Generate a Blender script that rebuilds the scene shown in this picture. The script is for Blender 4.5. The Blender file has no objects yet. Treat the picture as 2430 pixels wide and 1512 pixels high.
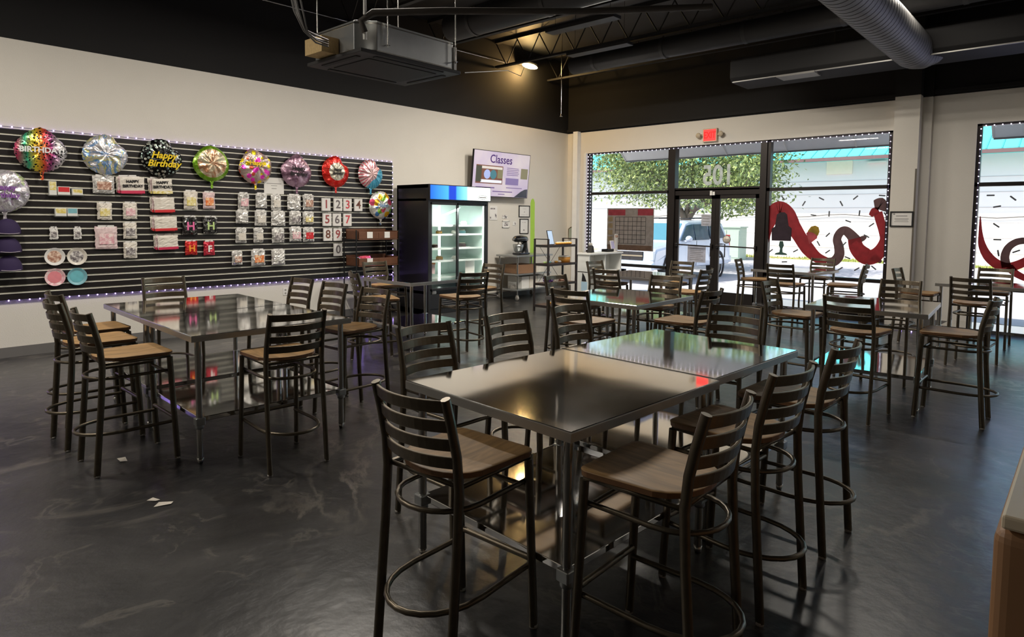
import bpy, bmesh, math, random
from mathutils import Vector, Matrix
random.seed(7)
PI = math.pi
S = bpy.context.scene
COL = S.collection
# ------------------------------------------------------------ camera
cam = bpy.data.cameras.new('camera'); co = bpy.data.objects.new('camera', cam); COL.objects.link(co)
yaw, pitch, roll = 0.7397, -0.068, 0.0097
fw = Vector((-math.sin(yaw)*math.cos(pitch), math.cos(yaw)*math.cos(pitch), math.sin(pitch)))
rt = Vector((math.cos(yaw), math.sin(yaw), 0)); up = rt.cross(fw)
r2 = rt*math.cos(roll) + up*math.sin(roll); u2 = -rt*math.sin(roll) + up*math.cos(roll)
M = Matrix((r2, u2, -fw)).transposed().to_4x4(); M.translation = (9.385, -12.219, 1.685)
co.matrix_world = M
cam.lens = 36*1516.88/2430; cam.sensor_width = 36; cam.sensor_fit = 'HORIZONTAL'
cam.shift_y = -132.85/2430; cam.clip_start = 0.05; cam.clip_end = 300
S.camera = co
# ------------------------------------------------------------ world, sun, lamps
w = bpy.data.worlds.new('sky'); S.world = w; w.use_nodes = True
wn = w.node_tree.nodes; wl = w.node_tree.links
sky = wn.new('ShaderNodeTexSky'); sky.sky_type = 'NISHITA'; sky.sun_disc = False
sky.sun_elevation = math.radians(50); sky.sun_rotation = math.radians(200); sky.air_density = 1.2; sky.dust_density = 1.5
wl.new(sky.outputs[0], wn['Background'].inputs[0]); wn['Background'].inputs[1].default_value = 0.30
def light(name, kind, loc, energy, color=(1, 1, 1), direction=(0, 0, -1), size=1.0, size_y=None, spot=None):
    l = bpy.data.lights.new(name, kind); l.energy = energy; l.color = color
    if kind == 'AREA':
        l.size = size
        if size_y: l.shape = 'RECTANGLE'; l.size_y = size_y
    elif kind in ('POINT', 'SPOT'): l.shadow_soft_size = size
    if spot: l.spot_size = math.radians(spot); l.spot_blend = 0.6
    o = bpy.data.objects.new(name, l); COL.objects.link(o); o.location = loc
    o.rotation_euler = Vector(direction).to_track_quat('-Z', 'Y').to_euler()
    return o
sun = light('sun', 'SUN', (0, 0, 20), 8.0, (1, 0.95, 0.86), (0.6, 0.52, -1)); sun.data.angle = 0.01
WARM = (1.0, 0.925, 0.82)
# the hall's ceiling lamps (their housings are built with the ceiling fittings)
LAMPS = [(3.2, -15.2), (3.2, -11.9), (3.4, -8.2), (3.6, -4.4), (3.0, -3.1), (7.2, -3.1), (11.9, -4.0)]
LPOW = [70, 135, 132, 122, 120, 95, 35]
for (lx, ly), lp in zip(LAMPS, LPOW):
    light('ceiling_lamp_light', 'AREA', (lx, ly, 4.52), lp, WARM, (0, 0, -1), 1.2, 0.18)
S.view_settings.view_transform = 'Standard'; S.view_settings.look = 'None'
S.view_settings.exposure = 0.0; S.view_settings.gamma = 1.0; S.view_settings.use_curve_mapping = False

# ------------------------------------------------------------ helpers
def tag(o, label=None, cat=None, group=None, kind=None):
    if label: o['label'] = label
    if cat: o['category'] = cat
    if group: o['group'] = group
    if kind: o['kind'] = kind
    return o
def thing(name, label, cat, loc=(0, 0, 0), rz=0.0, group=None):
    o = bpy.data.objects.new(name, None); COL.objects.link(o); o.empty_display_size = 0.1
    o.location = loc; o.rotation_euler = (0, 0, rz)
    return tag(o, label, cat, group)
def dup(root, loc=None, rz=None, label=None, group=None):
    def rec(o, p):
        c = o.copy(); COL.objects.link(c)
        if p: c.parent = p
        for ch in o.children: rec(ch, c)
        return c
    r = rec(root, None)
    if loc is not None: r.location = loc
    if rz is not None: r.rotation_euler = (0, 0, rz)
    if label: r['label'] = label
    if group: r['group'] = group
    return r
class MB:
    def __init__(s): s.v = []; s.f = []; s.m = []; s.sm = []
    def add(s, vs, fs, mi=0, smooth=False):
        k = len(s.v); s.v += [tuple(v) for v in vs]
        for f in fs: s.f.append([i+k for i in f]); s.m.append(mi); s.sm.append(smooth)
    def box(s, a, b, mi=0, M=None):
        x0, y0, z0 = a; x1, y1, z1 = b
        vs = [Vector(p) for p in ((x0,y0,z0),(x1,y0,z0),(x1,y1,z0),(x0,y1,z0),(x0,y0,z1),(x1,y0,z1),(x1,y1,z1),(x0,y1,z1))]
        if M: vs = [M @ v for v in vs]
        s.add(vs, [(3,2,1,0),(4,5,6,7),(0,1,5,4),(1,2,6,5),(2,3,7,6),(3,0,4,7)], mi); return s
    def cbox(s, c, d, mi=0, M=None):
        return s.box([c[i]-d[i]/2 for i in range(3)], [c[i]+d[i]/2 for i in range(3)], mi, M)
    def tube(s, pts, r, n=10, mi=0, closed=False, caps=True, sx=1.0, sy=1.0, refup=None, rs=None):
        P = [Vector(p) for p in pts]; N = len(P); rings = []
        prev = None
        for i in range(N):
            if closed: t = (P[(i+1) % N]-P[i-1]).normalized()
            else: t = (P[min(i+1, N-1)]-P[max(i-1, 0)]).normalized()
            if prev is None:
                ref = Vector(refup) if refup else (Vector((0, 0, 1)) if abs(t.z) < .9 else Vector((0, 1, 0)))
                a = (ref - t*ref.dot(t)).normalized()
            else: a = (prev - t*prev.dot(t)).normalized()
            prev = a; b = t.cross(a); rr = rs[i] if rs else r
            rings.append([P[i]+a*rr*sx*math.cos(2*PI*k/n)+b*rr*sy*math.sin(2*PI*k/n) for k in range(n)])
        vs = [v for R in rings for v in R]; fs = []
        L = N if closed else N-1
        for i in range(L):
            for k in range(n):
                a0 = i*n+k; a1 = i*n+(k+1) % n; b0 = ((i+1) % N)*n+k; b1 = ((i+1) % N)*n+(k+1) % n
                fs.append((a0, b0, b1, a1))
        s.add(vs, fs, mi, True)
        if caps and not closed:
            s.add(rings[0], [tuple(range(n))], mi); s.add(rings[-1], [tuple(reversed(range(n)))], mi)
        return s
    def lathe(s, prof, c=(0, 0, 0), n=24, mi=0, axis='Z', smooth=True):
        vs = []; fs = []
        for (r, h) in prof:
            for k in range(n):
                a = 2*PI*k/n; x, y = r*math.cos(a), r*math.sin(a)
                vs.append({'Z': (c[0]+x, c[1]+y, c[2]+h), 'X': (c[0]+h, c[1]+x, c[2]+y), 'Y': (c[0]+x, c[1]+h, c[2]+y)}[axis])
        for i in range(len(prof)-1):
            for k in range(n): fs.append((i*n+k, i*n+(k+1) % n, (i+1)*n+(k+1) % n, (i+1)*n+k))
        s.add(vs, fs, mi, smooth); return s
    def prism(s, poly, a, b, axis='Z', mi=0):
        # poly: 2D outline, extruded from a to b along axis
        def p3(u, v, h): return {'Z': (u, v, h), 'X': (h, u, v), 'Y': (u, h, v)}[axis]
        n = len(poly); vs = [p3(u, v, a) for u, v in poly]+[p3(u, v, b) for u, v in poly]
        fs = [tuple(reversed(range(n))), tuple(range(n, 2*n))]+[(i, (i+1) % n, n+(i+1) % n, n+i) for i in range(n)]
        s.add(vs, fs, mi); return s
    def ell(s, c, r, n=16, m=10, mi=0):
        vs = []; fs = []
        for i in range(m+1):
            t = PI*i/m
            for k in range(n):
                a = 2*PI*k/n
                vs.append((c[0]+r[0]*math.sin(t)*math.cos(a), c[1]+r[1]*math.sin(t)*math.sin(a), c[2]+r[2]*math.cos(t)))
        for i in range(m):
            for k in range(n): fs.append((i*n+k, (i+1)*n+k, (i+1)*n+(k+1) % n, i*n+(k+1) % n))
        s.add(vs, fs, mi, True); return s
    def build(s, name, mats, parent=None, bevel=0, fix=True, segs=2):
        me = bpy.data.meshes.new(name); me.from_pydata(s.v, [], s.f)
        if not isinstance(mats, (list, tuple)): mats = [mats]
        for m in mats: me.materials.append(m)
        for p, mi, sm in zip(me.polygons, s.m, s.sm): p.material_index = mi; p.use_smooth = sm
        if fix:
            bm = bmesh.new(); bm.from_mesh(me); bmesh.ops.recalc_face_normals(bm, faces=bm.faces); bm.to_mesh(me); bm.free()
        me.update()
        o = bpy.data.objects.new(name, me); COL.objects.link(o)
        if parent: o.parent = parent
        if bevel:
            b = o.modifiers.new('bevel', 'BEVEL'); b.width = bevel; b.segments = segs; b.limit_method = 'ANGLE'; b.angle_limit = 0.6
        return o
def struct(name, mb, mats, **k):
    o = mb.build(name, mats, **k); o['kind'] = 'structure'; return o
# ------------------------------------------------------------ materials
def lin(c): return tuple((x/12.92 if x <= .04045 else ((x+.055)/1.055)**2.4) for x in c)
def mat(name, rgb, rough=.5, metal=0.0, var=0.06, scale=8.0, bump=0.0, bscale=40.0, emit=None, es=0.0, spec=None, coat=0.0):
    m = bpy.data.materials.new(name); m.use_nodes = True
    nt = m.node_tree; N = nt.nodes; L = nt.links; p = N['Principled BSDF']
    c = lin(rgb)
    p.inputs['Roughness'].default_value = rough; p.inputs['Metallic'].default_value = metal
    if spec is not None: p.inputs['Specular IOR Level'].default_value = spec
    if coat: p.inputs['Coat Weight'].default_value = coat; p.inputs['Coat Roughness'].default_value = .1
    tc = N.new('ShaderNodeTexCoord'); nz = N.new('ShaderNodeTexNoise'); nz.inputs['Scale'].default_value = scale; nz.inputs['Detail'].default_value = 4
    L.new(tc.outputs['Object'], nz.inputs['Vector'])
    mx = N.new('ShaderNodeMix'); mx.data_type = 'RGBA'
    mx.inputs[6].default_value = tuple(x*(1-var) for x in c)+(1,); mx.inputs[7].default_value = tuple(min(1, x*(1+var)) for x in c)+(1,)
    L.new(nz.outputs[0], mx.inputs[0]); L.new(mx.outputs[2], p.inputs['Base Color'])
    if bump:
        b = N.new('ShaderNodeBump'); b.inputs['Strength'].default_value = bump; b.inputs['Distance'].default_value = .01
        n2 = N.new('ShaderNodeTexNoise'); n2.inputs['Scale'].default_value = bscale; L.new(tc.outputs['Object'], n2.inputs['Vector'])
        L.new(n2.outputs[0], b.inputs['Height']); L.new(b.outputs[0], p.inputs['Normal'])
    if emit: p.inputs['Emission Color'].default_value = lin(emit)+(1,); p.inputs['Emission Strength'].default_value = es
    m['p'] = 1
    return m
def ramp_mat(name, stops, kind='noise', scale=5, rough=.3, metal=0, stretch=(1, 1, 1), bump=0, detail=4, distort=0, interp='LINEAR', coord='Object', coat=0):
    m = bpy.data.materials.new(name); m.use_nodes = True
    nt = m.node_tree; N = nt.nodes; L = nt.links; p = N['Principled BSDF']
    p.inputs['Roughness'].default_value = rough; p.inputs['Metallic'].default_value = metal
    if coat: p.inputs['Coat Weight'].default_value = coat
    tc = N.new('ShaderNodeTexCoord'); mp = N.new('ShaderNodeMapping'); mp.inputs['Scale'].default_value = stretch
    L.new(tc.outputs[coord], mp.inputs['Vector'])
    if kind == 'noise':
        t = N.new('ShaderNodeTexNoise'); t.inputs['Scale'].default_value = scale; t.inputs['Detail'].default_value = detail; t.inputs['Distortion'].default_value = distort; out = t.outputs[0]
    elif kind == 'voronoi':
        t = N.new('ShaderNodeTexVoronoi'); t.inputs['Scale'].default_value = scale
        sp = N.new('ShaderNodeSeparateColor'); L.new(t.outputs['Color'], sp.inputs[0]); out = sp.outputs[0]
    elif kind == 'wave':
        t = N.new('ShaderNodeTexWave'); t.inputs['Scale'].default_value = scale; t.inputs['Distortion'].default_value = distort; out = t.outputs['Fac']
    elif kind == 'radial':
        t = N.new('ShaderNodeTexGradient'); t.gradient_type = 'SPHERICAL'; out = t.outputs['Fac']
    L.new(mp.outputs[0], t.inputs['Vector'])
    cr = N.new('ShaderNodeValToRGB'); cr.color_ramp.interpolation = interp
    el = cr.color_ramp.elements
    while len(el) < len(stops): el.new(0.5)
    for e, (pos, c) in zip(el, stops): e.position = pos; e.color = lin(c)+(1,)
    L.new(out, cr.inputs[0]); L.new(cr.outputs[0], p.inputs['Base Color'])
    if bump:
        b = N.new('ShaderNodeBump'); b.inputs['Strength'].default_value = bump; b.inputs['Distance'].default_value = .01
        L.new(out, b.inputs['Height']); L.new(b.outputs[0], p.inputs['Normal'])
    return m
def glass_mat(name, tint=(1, 1, 1), refl=0.08):
    m = bpy.data.materials.new(name); m.use_nodes = True; nt = m.node_tree; N = nt.nodes; L = nt.links
    N.remove(N['Principled BSDF']); out = N['Material Output']
    tr = N.new('ShaderNodeBsdfTransparent'); tr.inputs[0].default_value = tint+(1,)
    gl = N.new('ShaderNodeBsdfGlossy'); gl.inputs['Roughness'].default_value = .01
    fr = N.new('ShaderNodeFresnel'); fr.inputs[0].default_value = 1.45
    ge = N.new('ShaderNodeNewGeometry'); iv = N.new('ShaderNodeMath'); iv.operation = 'SUBTRACT'; iv.inputs[0].default_value = 1; L.new(ge.outputs['Backfacing'], iv.inputs[1])
    ml = N.new('ShaderNodeMath'); ml.operation = 'MULTIPLY'; L.new(fr.outputs[0], ml.inputs[0]); L.new(iv.outputs[0], ml.inputs[1])
    mx = N.new('ShaderNodeMixShader'); L.new(ml.outputs[0], mx.inputs[0]); L.new(tr.outputs[0], mx.inputs[1]); L.new(gl.outputs[0], mx.inputs[2]); L.new(mx.outputs[0], out.inputs[0])
    return m
def film_mat(name, rgb, alpha=.8):
    # thin printed film or paint on glass: part of the light comes through
    m = bpy.data.materials.new(name); m.use_nodes = True; nt = m.node_tree; N = nt.nodes; L = nt.links
    p = N['Principled BSDF']; c = lin(rgb); p.inputs['Roughness'].default_value = .5
    tl = N.new('ShaderNodeBsdfTranslucent'); tr = N.new('ShaderNodeBsdfTransparent')
    nz = N.new('ShaderNodeTexNoise'); nz.inputs['Scale'].default_value = 9; nz.inputs['Detail'].default_value = 6
    tc = N.new('ShaderNodeTexCoord'); L.new(tc.outputs['Object'], nz.inputs['Vector'])
    mc = N.new('ShaderNodeMix'); mc.data_type = 'RGBA'; mc.inputs[6].default_value = tuple(x*.55 for x in c)+(1,); mc.inputs[7].default_value = tuple(min(1, x*1.4) for x in c)+(1,)
    L.new(nz.outputs[0], mc.inputs[0]); L.new(mc.outputs[2], p.inputs['Base Color']); L.new(mc.outputs[2], tl.inputs[0]); tr.inputs[0].default_value = tuple(min(1, .3+x) for x in c)+(1,)
    a = N.new('ShaderNodeMixShader'); a.inputs[0].default_value = .5; L.new(p.outputs[0], a.inputs[1]); L.new(tl.outputs[0], a.inputs[2])
    b = N.new('ShaderNodeMixShader'); b.inputs[0].default_value = alpha; L.new(tr.outputs[0], b.inputs[1]); L.new(a.outputs[0], b.inputs[2])
    L.new(b.outputs[0], N['Material Output'].inputs[0]); return m
def emis(name, rgb, s): return mat(name, rgb, .5, emit=rgb, es=s)

mWALL = mat('wall_paint', (.86, .84, .80), .75, var=.03, scale=3, bump=.25, bscale=90)
mBLACKW = mat('black_wall_paint', (.07, .065, .065), .85, var=.15, scale=2)
mBLK = mat('black_paint', (.12, .115, .115), .6, var=.15)
mBASE = mat('grey_rubber_base', (.42, .41, .40), .6, var=.08)
mMULL = mat('dark_bronze_aluminium', (.17, .15, .14), .4, .5, var=.1)
mGLASS = glass_mat('window_glass')
mFR = mat('chair_frame_bronze', (.40, .365, .31), .38, .8, var=.25, scale=30)
mFR2 = mat('slat_bronze', (.43, .39, .33), .36, .8, var=.3, scale=25)
mEDGE = mat('steel_edge', (.62, .61, .59), .32, .7, var=.1, scale=10)
mCAP = mat('grey_glide', (.62, .60, .57), .5)
mWOOD = ramp_mat('walnut_veneer', [(0, (.34, .26, .15)), (.42, (.54, .42, .26)), (.6, (.64, .50, .32)), (.8, (.40, .31, .18)), (1, (.60, .47, .30))], 'noise', 2.4, .5, 0, (9, 1.1, 9), distort=1.2, detail=6)
mWOODE = mat('ply_edge', (.50, .36, .24), .5, var=.2, scale=60)
mGALV = mat('galvanised_steel', (.68, .69, .69), .33, .9, var=.15, scale=6)
mCHR = mat('steel_leg', (.70, .69, .67), .22, .95, var=.08, scale=12)
mWHT = mat('white_plastic', (.90, .90, .88), .5, var=.03)
mPAPER = mat('paper', (.90, .89, .87), .8, var=.03)
mDKRACK = mat('dark_brown_metal', (.20, .165, .15), .5, .3, var=.1)
mRUB = mat('black_rubber', (.06, .06, .06), .7)
def steel_top():
    m = bpy.data.materials.new('brushed_stainless'); m.use_nodes = True; nt = m.node_tree; N = nt.nodes; L = nt.links; p = N['Principled BSDF']
    p.inputs['Metallic'].default_value = 1.0; p.inputs['Base Color'].default_value = (.78, .77, .75, 1)
    tc = N.new('ShaderNodeTexCoord'); mp = N.new('ShaderNodeMapping'); L.new(tc.outputs['Object'], mp.inputs[0])
    nz = N.new('ShaderNodeTexNoise'); nz.inputs['Scale'].default_value = 3; nz.inputs['Detail'].default_value = 6; L.new(mp.outputs[0], nz.inputs[0])
    mr = N.new('ShaderNodeMapRange'); mr.inputs[3].default_value = .035; mr.inputs[4].default_value = .09; L.new(nz.outputs[0], mr.inputs[0]); L.new(mr.outputs[0], p.inputs['Roughness'])
    n2 = N.new('ShaderNodeTexNoise'); n2.inputs['Scale'].default_value = 2.2; n2.inputs['Detail'].default_value = 1; L.new(mp.outputs[0], n2.inputs[0])
    b = N.new('ShaderNodeBump'); b.inputs['Strength'].default_value = .05; b.inputs['Distance'].default_value = .02; L.new(n2.outputs[0], b.inputs['Height']); L.new(b.outputs[0], p.inputs['Normal'])
    return m
mSTEEL = steel_top()
def floor_mat():
    m = bpy.data.materials.new('stained_concrete'); m.use_nodes = True; nt = m.node_tree; N = nt.nodes; L = nt.links; p = N['Principled BSDF']
    tc = N.new('ShaderNodeTexCoord'); p.inputs['Coat Weight'].default_value = .4; p.inputs['Coat Roughness'].default_value = .26; p.inputs['IOR'].default_value = 1.6
    n1 = N.new('ShaderNodeTexNoise'); n1.inputs['Scale'].default_value = .9; n1.inputs['Detail'].default_value = 9; n1.inputs['Roughness'].default_value = .62; n1.inputs['Distortion'].default_value = .8
    L.new(tc.outputs['Object'], n1.inputs[0])
    cr = N.new('ShaderNodeValToRGB'); el = cr.color_ramp.elements; el[0].position = .36; el[0].color = lin((.07, .073, .085))+(1,); el[1].position = .64; el[1].color = lin((.195, .19, .187))+(1,)
    L.new(n1.outputs[0], cr.inputs[0])
    def ridge(scale, detail, width, lo, hi, dist=.6):
        n = N.new('ShaderNodeTexNoise'); n.inputs['Scale'].default_value = scale; n.inputs['Detail'].default_value = detail; n.inputs['Distortion'].default_value = dist; n.inputs['Roughness'].default_value = .6; L.new(tc.outputs['Object'], n.inputs[0])
        s = N.new('ShaderNodeMath'); s.operation = 'SUBTRACT'; s.inputs[1].default_value = .5; L.new(n.outputs[0], s.inputs[0])
        a = N.new('ShaderNodeMath'); a.operation = 'ABSOLUTE'; L.new(s.outputs[0], a.inputs[0])
        r = N.new('ShaderNodeMapRange'); r.inputs[1].default_value = 0; r.inputs[2].default_value = width; r.inputs[3].default_value = 1; r.inputs[4].default_value = 0; L.new(a.outputs[0], r.inputs[0])
        m2 = N.new('ShaderNodeTexNoise'); m2.inputs['Scale'].default_value = scale*1.3+.2; L.new(tc.outputs['Object'], m2.inputs[0])
        k = N.new('ShaderNodeMapRange'); k.inputs[1].default_value = lo; k.inputs[2].default_value = hi; L.new(m2.outputs[0], k.inputs[0])
        o = N.new('ShaderNodeMath'); o.operation = 'MULTIPLY'; L.new(r.outputs[0], o.inputs[0]); L.new(k.outputs[0], o.inputs[1]); return o.outputs[0]
    ra, rb_ = ridge(.55, 8, .022, .42, .6), ridge(2.2, 9, .03, .5, .62, 1.2)
    rc = N.new('ShaderNodeMath'); rc.operation = 'MULTIPLY'; rc.inputs[1].default_value = .5; L.new(rb_, rc.inputs[0])
    mu = N.new('ShaderNodeMath'); mu.operation = 'MAXIMUM'; L.new(ra, mu.inputs[0]); L.new(rc.outputs[0], mu.inputs[1])
    mx = N.new('ShaderNodeMix'); mx.data_type = 'RGBA'; L.new(mu.outputs[0], mx.inputs[0]); L.new(cr.outputs[0], mx.inputs[6]); mx.inputs[7].default_value = lin((.40, .38, .35))+(1,)
    L.new(mx.outputs[2], p.inputs['Base Color'])
    mr = N.new('ShaderNodeMapRange'); mr.inputs[3].default_value = .28; mr.inputs[4].default_value = .48; L.new(n1.outputs[0], mr.inputs[0]); L.new(mr.outputs[0], p.inputs['Roughness'])
    b = N.new('ShaderNodeBump'); b.inputs['Strength'].default_value = .35; b.inputs['Distance'].default_value = .02; n5 = N.new('ShaderNodeTexNoise'); n5.inputs['Scale'].default_value = 7; n5.inputs['Detail'].default_value = 5; L.new(tc.outputs['Object'], n5.inputs[0]); L.new(n5.outputs[0], b.inputs['Height']); L.new(b.outputs[0], p.inputs['Normal'])
    return m
mFLOOR = floor_mat()
def text_obj(body, size, name, m, parent=None, ext=.0008, align='CENTER', shear=0, bold=0):
    cu = bpy.data.curves.new(name, 'FONT'); cu.body = body; cu.size = size; cu.extrude = ext; cu.align_x = align; cu.align_y = 'CENTER'; cu.shear = shear; cu.offset = bold; cu.resolution_u = 3
    t = bpy.data.objects.new('t', cu); COL.objects.link(t)
    bpy.context.view_layer.update()
    me = bpy.data.meshes.new_from_object(t.evaluated_get(bpy.context.evaluated_depsgraph_get()))
    bpy.data.objects.remove(t); bpy.data.curves.remove(cu)
    me.materials.clear(); me.materials.append(m); me.name = name
    o = bpy.data.objects.new(name, me); COL.objects.link(o)
    if parent: o.parent = parent
    return o
WALLX = (PI/2, 0, PI/2)        # text reading on the left wall, facing +X
WALLY = (PI/2, 0, 0)           # text reading on the window wall, facing -Y
# ------------------------------------------------------------ room shell
ZW = 3.71; ZC = 5.35; XR = 14.0; YB = -20.0
struct('floor', MB().box((-.2, YB, -.2), (XR+.2, .18, 0)), mFLOOR)
struct('ceiling', MB().box((-.2, YB, ZC), (XR+.2, .2, ZC+.2)), mBLK)
struct('wall_left', MB().box((-.2, YB, 0), (0, 0, ZW)).box((-.2, YB, ZW), (0, 0, ZC), 1), [mWALL, mBLACKW])
struct('wall_back', MB().box((-.2, YB-.2, 0), (XR+.2, YB, ZW)).box((-.2, YB-.2, ZW), (XR+.2, YB, ZC), 1), [mWALL, mBLACKW])
struct('wall_right', MB().box((XR, YB, 0), (XR+.2, 0, ZW)).box((XR, YB, ZW), (XR+.2, 0, ZC), 1), [mWALL, mBLACKW])
wf = MB()
for a, b in (((-.2, 0, 0), (.56, .2, 3.22)), ((6.80, 0, 0), (7.94, .2, 3.22)), ((-.2, 0, 3.22), (XR+.2, .2, ZW)), ((12.6, 0, 0), (XR+.2, .2, 3.22))): wf.box(a, b)
wf.box((-.2, 0, ZW), (XR+.2, .2, ZC), 1); wf.box((-.2, -.05, 3.74), (XR, 0, 3.80), 1)
struct('wall_front', wf, [mWALL, mBLACKW])
struct('trim_1', MB().box((6.86, -.26, 0), (7.215, 0, 3.72)).box((7.215, -.07, 0), (7.35, 0, 3.70)).box((7.215, -.07, 3.70), (7.35, 0, 5.35), 1).box((6.86, -.26, 3.72), (7.215, 0, 5.35), 1).box((7.19, -.268, 0), (7.215, -.26, 2.55), 2), [mWALL, mBLACKW, mat('cable_channel', (.40, .37, .33), .6)])
struct('trim_2', MB().box((.24, -.12, .0), (.37, 0, 3.73)), mat('white_pipe_chase', (.93, .93, .93), .5))
struct('trim_3', MB().box((.50, -.01, .93), (.56, .0, 3.24)).box((.50, -.04, .93), (.56, -.01, 3.22)), mWHT)
struct('baseboard_left', MB().box((0, YB, 0), (.012, 0, .12)), mBASE)
struct('baseboard_front', MB().box((0, -.012, 0), (.56, 0, .12)).box((7.35, -.012, 0), (7.94, 0, .12)).box((6.80, -.012, 0), (6.86, 0, .12)), mBASE)
struct('trim_4', MB().box((.56, -.01, 0), (2.69, .16, .10)).box((4.71, -.01, 0), (6.80, .16, .10)).box((7.94, -.01, 0), (12.6, .16, .10)), mMULL)
def frame_box(mb, x0, x1, z0, z1, t=.05, d=.11, y=.04, mi=0):
    mb.box((x0, y, z0), (x0+t, y+d, z1), mi); mb.box((x1-t, y, z0), (x1, y+d, z1), mi)
    mb.box((x0, y, z0), (x1, y+d, z0+t), mi); mb.box((x0, y, z1-t), (x1, y+d, z1), mi)
def window(n, x0, x1, panes, extra=()):
    mb = MB(); zs = [p[0] for p in panes]+[panes[-1][1]]
    mb.box((x0, .03, zs[0]), (x0+.06, .15, zs[-1])); mb.box((x1-.06, .03, zs[0]), (x1, .15, zs[-1]))
    for z in zs: mb.box((x0, .03, max(z-.03, zs[0])), (x1, .15, min(z+.03, zs[-1])))
    for e in extra: mb.box(*e)
    o = struct('window_%d' % n, mb, mMULL)
    for i, (za, zb) in enumerate(panes):
        MB().box((x0+.05, .085, za+.02), (x1-.05, .091, zb-.02)).build('pane', mGLASS, o)
    return o
PAN = [(.10, .68), (.68, 2.29), (2.29, 3.22)]
win1 = window(1, .56, 2.70, PAN)
win2 = window(2, 2.70, 4.72, [(2.30, 3.22)], [((2.70, .03, 2.21), (4.72, .15, 2.36))])
win3 = window(3, 4.72, 6.80, PAN)
win4 = window(4, 7.94, 12.6, PAN)
struct('trim_5', MB().box((2.68, .0, 0), (2.82, .16, 3.21)).box((4.60, .0, 0), (4.72, .16, 3.21)), mMULL)
mDG = film_mat('frosted_vinyl', (.86, .90, .85), .9)
def door(n, x0, x1, hinge):
    mb = MB(); a, b = x0, x1
    mb.box((a, .05, .02), (a+.085, .10, 2.21)); mb.box((b-.085, .05, .02), (b, .10, 2.21)); mb.box((a, .05, .02), (b, .10, .26)); mb.box((a, .05, 2.13), (b, .10, 2.21))
    o = struct('door_%d' % n, mb, mMULL)
    MB().box((a+.08, .07, .25), (b-.08, .076, 2.14)).build('pane', mGLASS, o)
    MB().tube([(a+.04, .0, 1.19), (b-.04, .0, 1.17)], .014, 8).box((a+.03, .0, 1.15), (a+.07, .06, 1.22)).box((b-.07, .0, 1.13), (b-.03, .06, 1.21)).build('push_bar', mMULL, o)
    hx = x1-.05 if hinge < 0 else x0+.05
    MB().tube([(hx+.02, .12, .95), (hx+.02, .19, .96), (hx+.10*hinge, .19, .96), (hx+.10*hinge, .19, 1.22), (hx+.02, .19, 1.22), (hx+.02, .12, 1.22)], .012, 8).build('pull_handle', mMULL, o)
    return o
d1 = door(1, 2.82, 3.71, -1); d2 = door(2, 3.715, 4.60, 1)
tag(MB().box((3.60, .01, 2.20), (3.645, .05, 2.29)).box((3.655, .01, 2.20), (3.70, .05, 2.27)).build('door_contact', mWHT), 'small white door sensor on the dark bar over the glass doors', 'sensor')
# vinyl number seen from behind on the transom
n105 = text_obj('105', .56, 'street_number', mDG, ext=.001, bold=.012); n105.rotation_euler = (PI/2, 0, PI); n105.location = (3.72, .082, 2.585); n105.scale = (.80, 1, 1)
tag(n105, 'frosted number 105 on the glass above the doors, seen from behind', 'number sign')
# exit sign
ex = thing('exit_sign', 'lit red EXIT sign with two emergency lamp heads above the doors', 'exit sign', (3.59, 0, 3.26))
MB().box((-.15, -.06, 0), (.15, 0, .265)).build('housing', mat('cream_plastic', (.80, .72, .62), .5), ex, .008)
MB().box((-.128, -.064, .022), (.128, -.058, .243)).build('face', mat('exit_face', (.98, .25, .25), .5, emit=(1, .16, .16), es=1.1), ex)
t = text_obj('EXIT', .17, 'lettering', mat('exit_letters', (.75, .04, .05), .5, emit=(.9, .02, .03), es=.8), ex, ext=.001, bold=.004); t.rotation_euler = WALLY; t.location = (0, -.066, .128); t.scale = (.72, 1.05, 1)
for sx in (-1, 1):
    MB().tube([(sx*.15, -.03, .13), (sx*.20, -.04, .15)], .018, 8).lathe([(.0, -.0), (.03, 0), (.055, -.05), (.05, -.06), (0, -.06)], (sx*.235, -.03, .14), 16, axis='Y').build('lamp_head', mat('lamp_head_plastic', (.72, .66, .56), .5), ex)
# certificate on pier, cord and plug
ce = thing('framed_certificate', 'black-framed certificate on the white pier between the windows', 'picture frame', (7.035, -.262, 1.745))
MB().box((-.165, -.02, -.125), (.165, 0, -.105)).box((-.165, -.02, .105), (.165, 0, .125)).box((-.165, -.02, -.105), (-.145, 0, .105)).box((.145, -.02, -.105), (.165, 0, .105)).build('frame', mRUB, ce)
MB().box((-.145, -.008, -.105), (.145, -.001, .105)).build('sheet', mPAPER, ce)
mINK = mat('grey_ink', (.50, .49, .48), .8); mINK2 = mat('dark_ink', (.12, .11, .12), .8)
MB().box((-.08, -.0095, .045), (.08, -.008, .055)).box((-.10, -.0095, .0), (.10, -.008, .008)).box((-.09, -.0095, -.02), (.09, -.008, -.014)).box((-.10, -.0095, -.045), (.10, -.008, -.039)).box((-.12, -.0095, .07), (-.095, -.008, .09)).build('print', mINK, ce)
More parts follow.
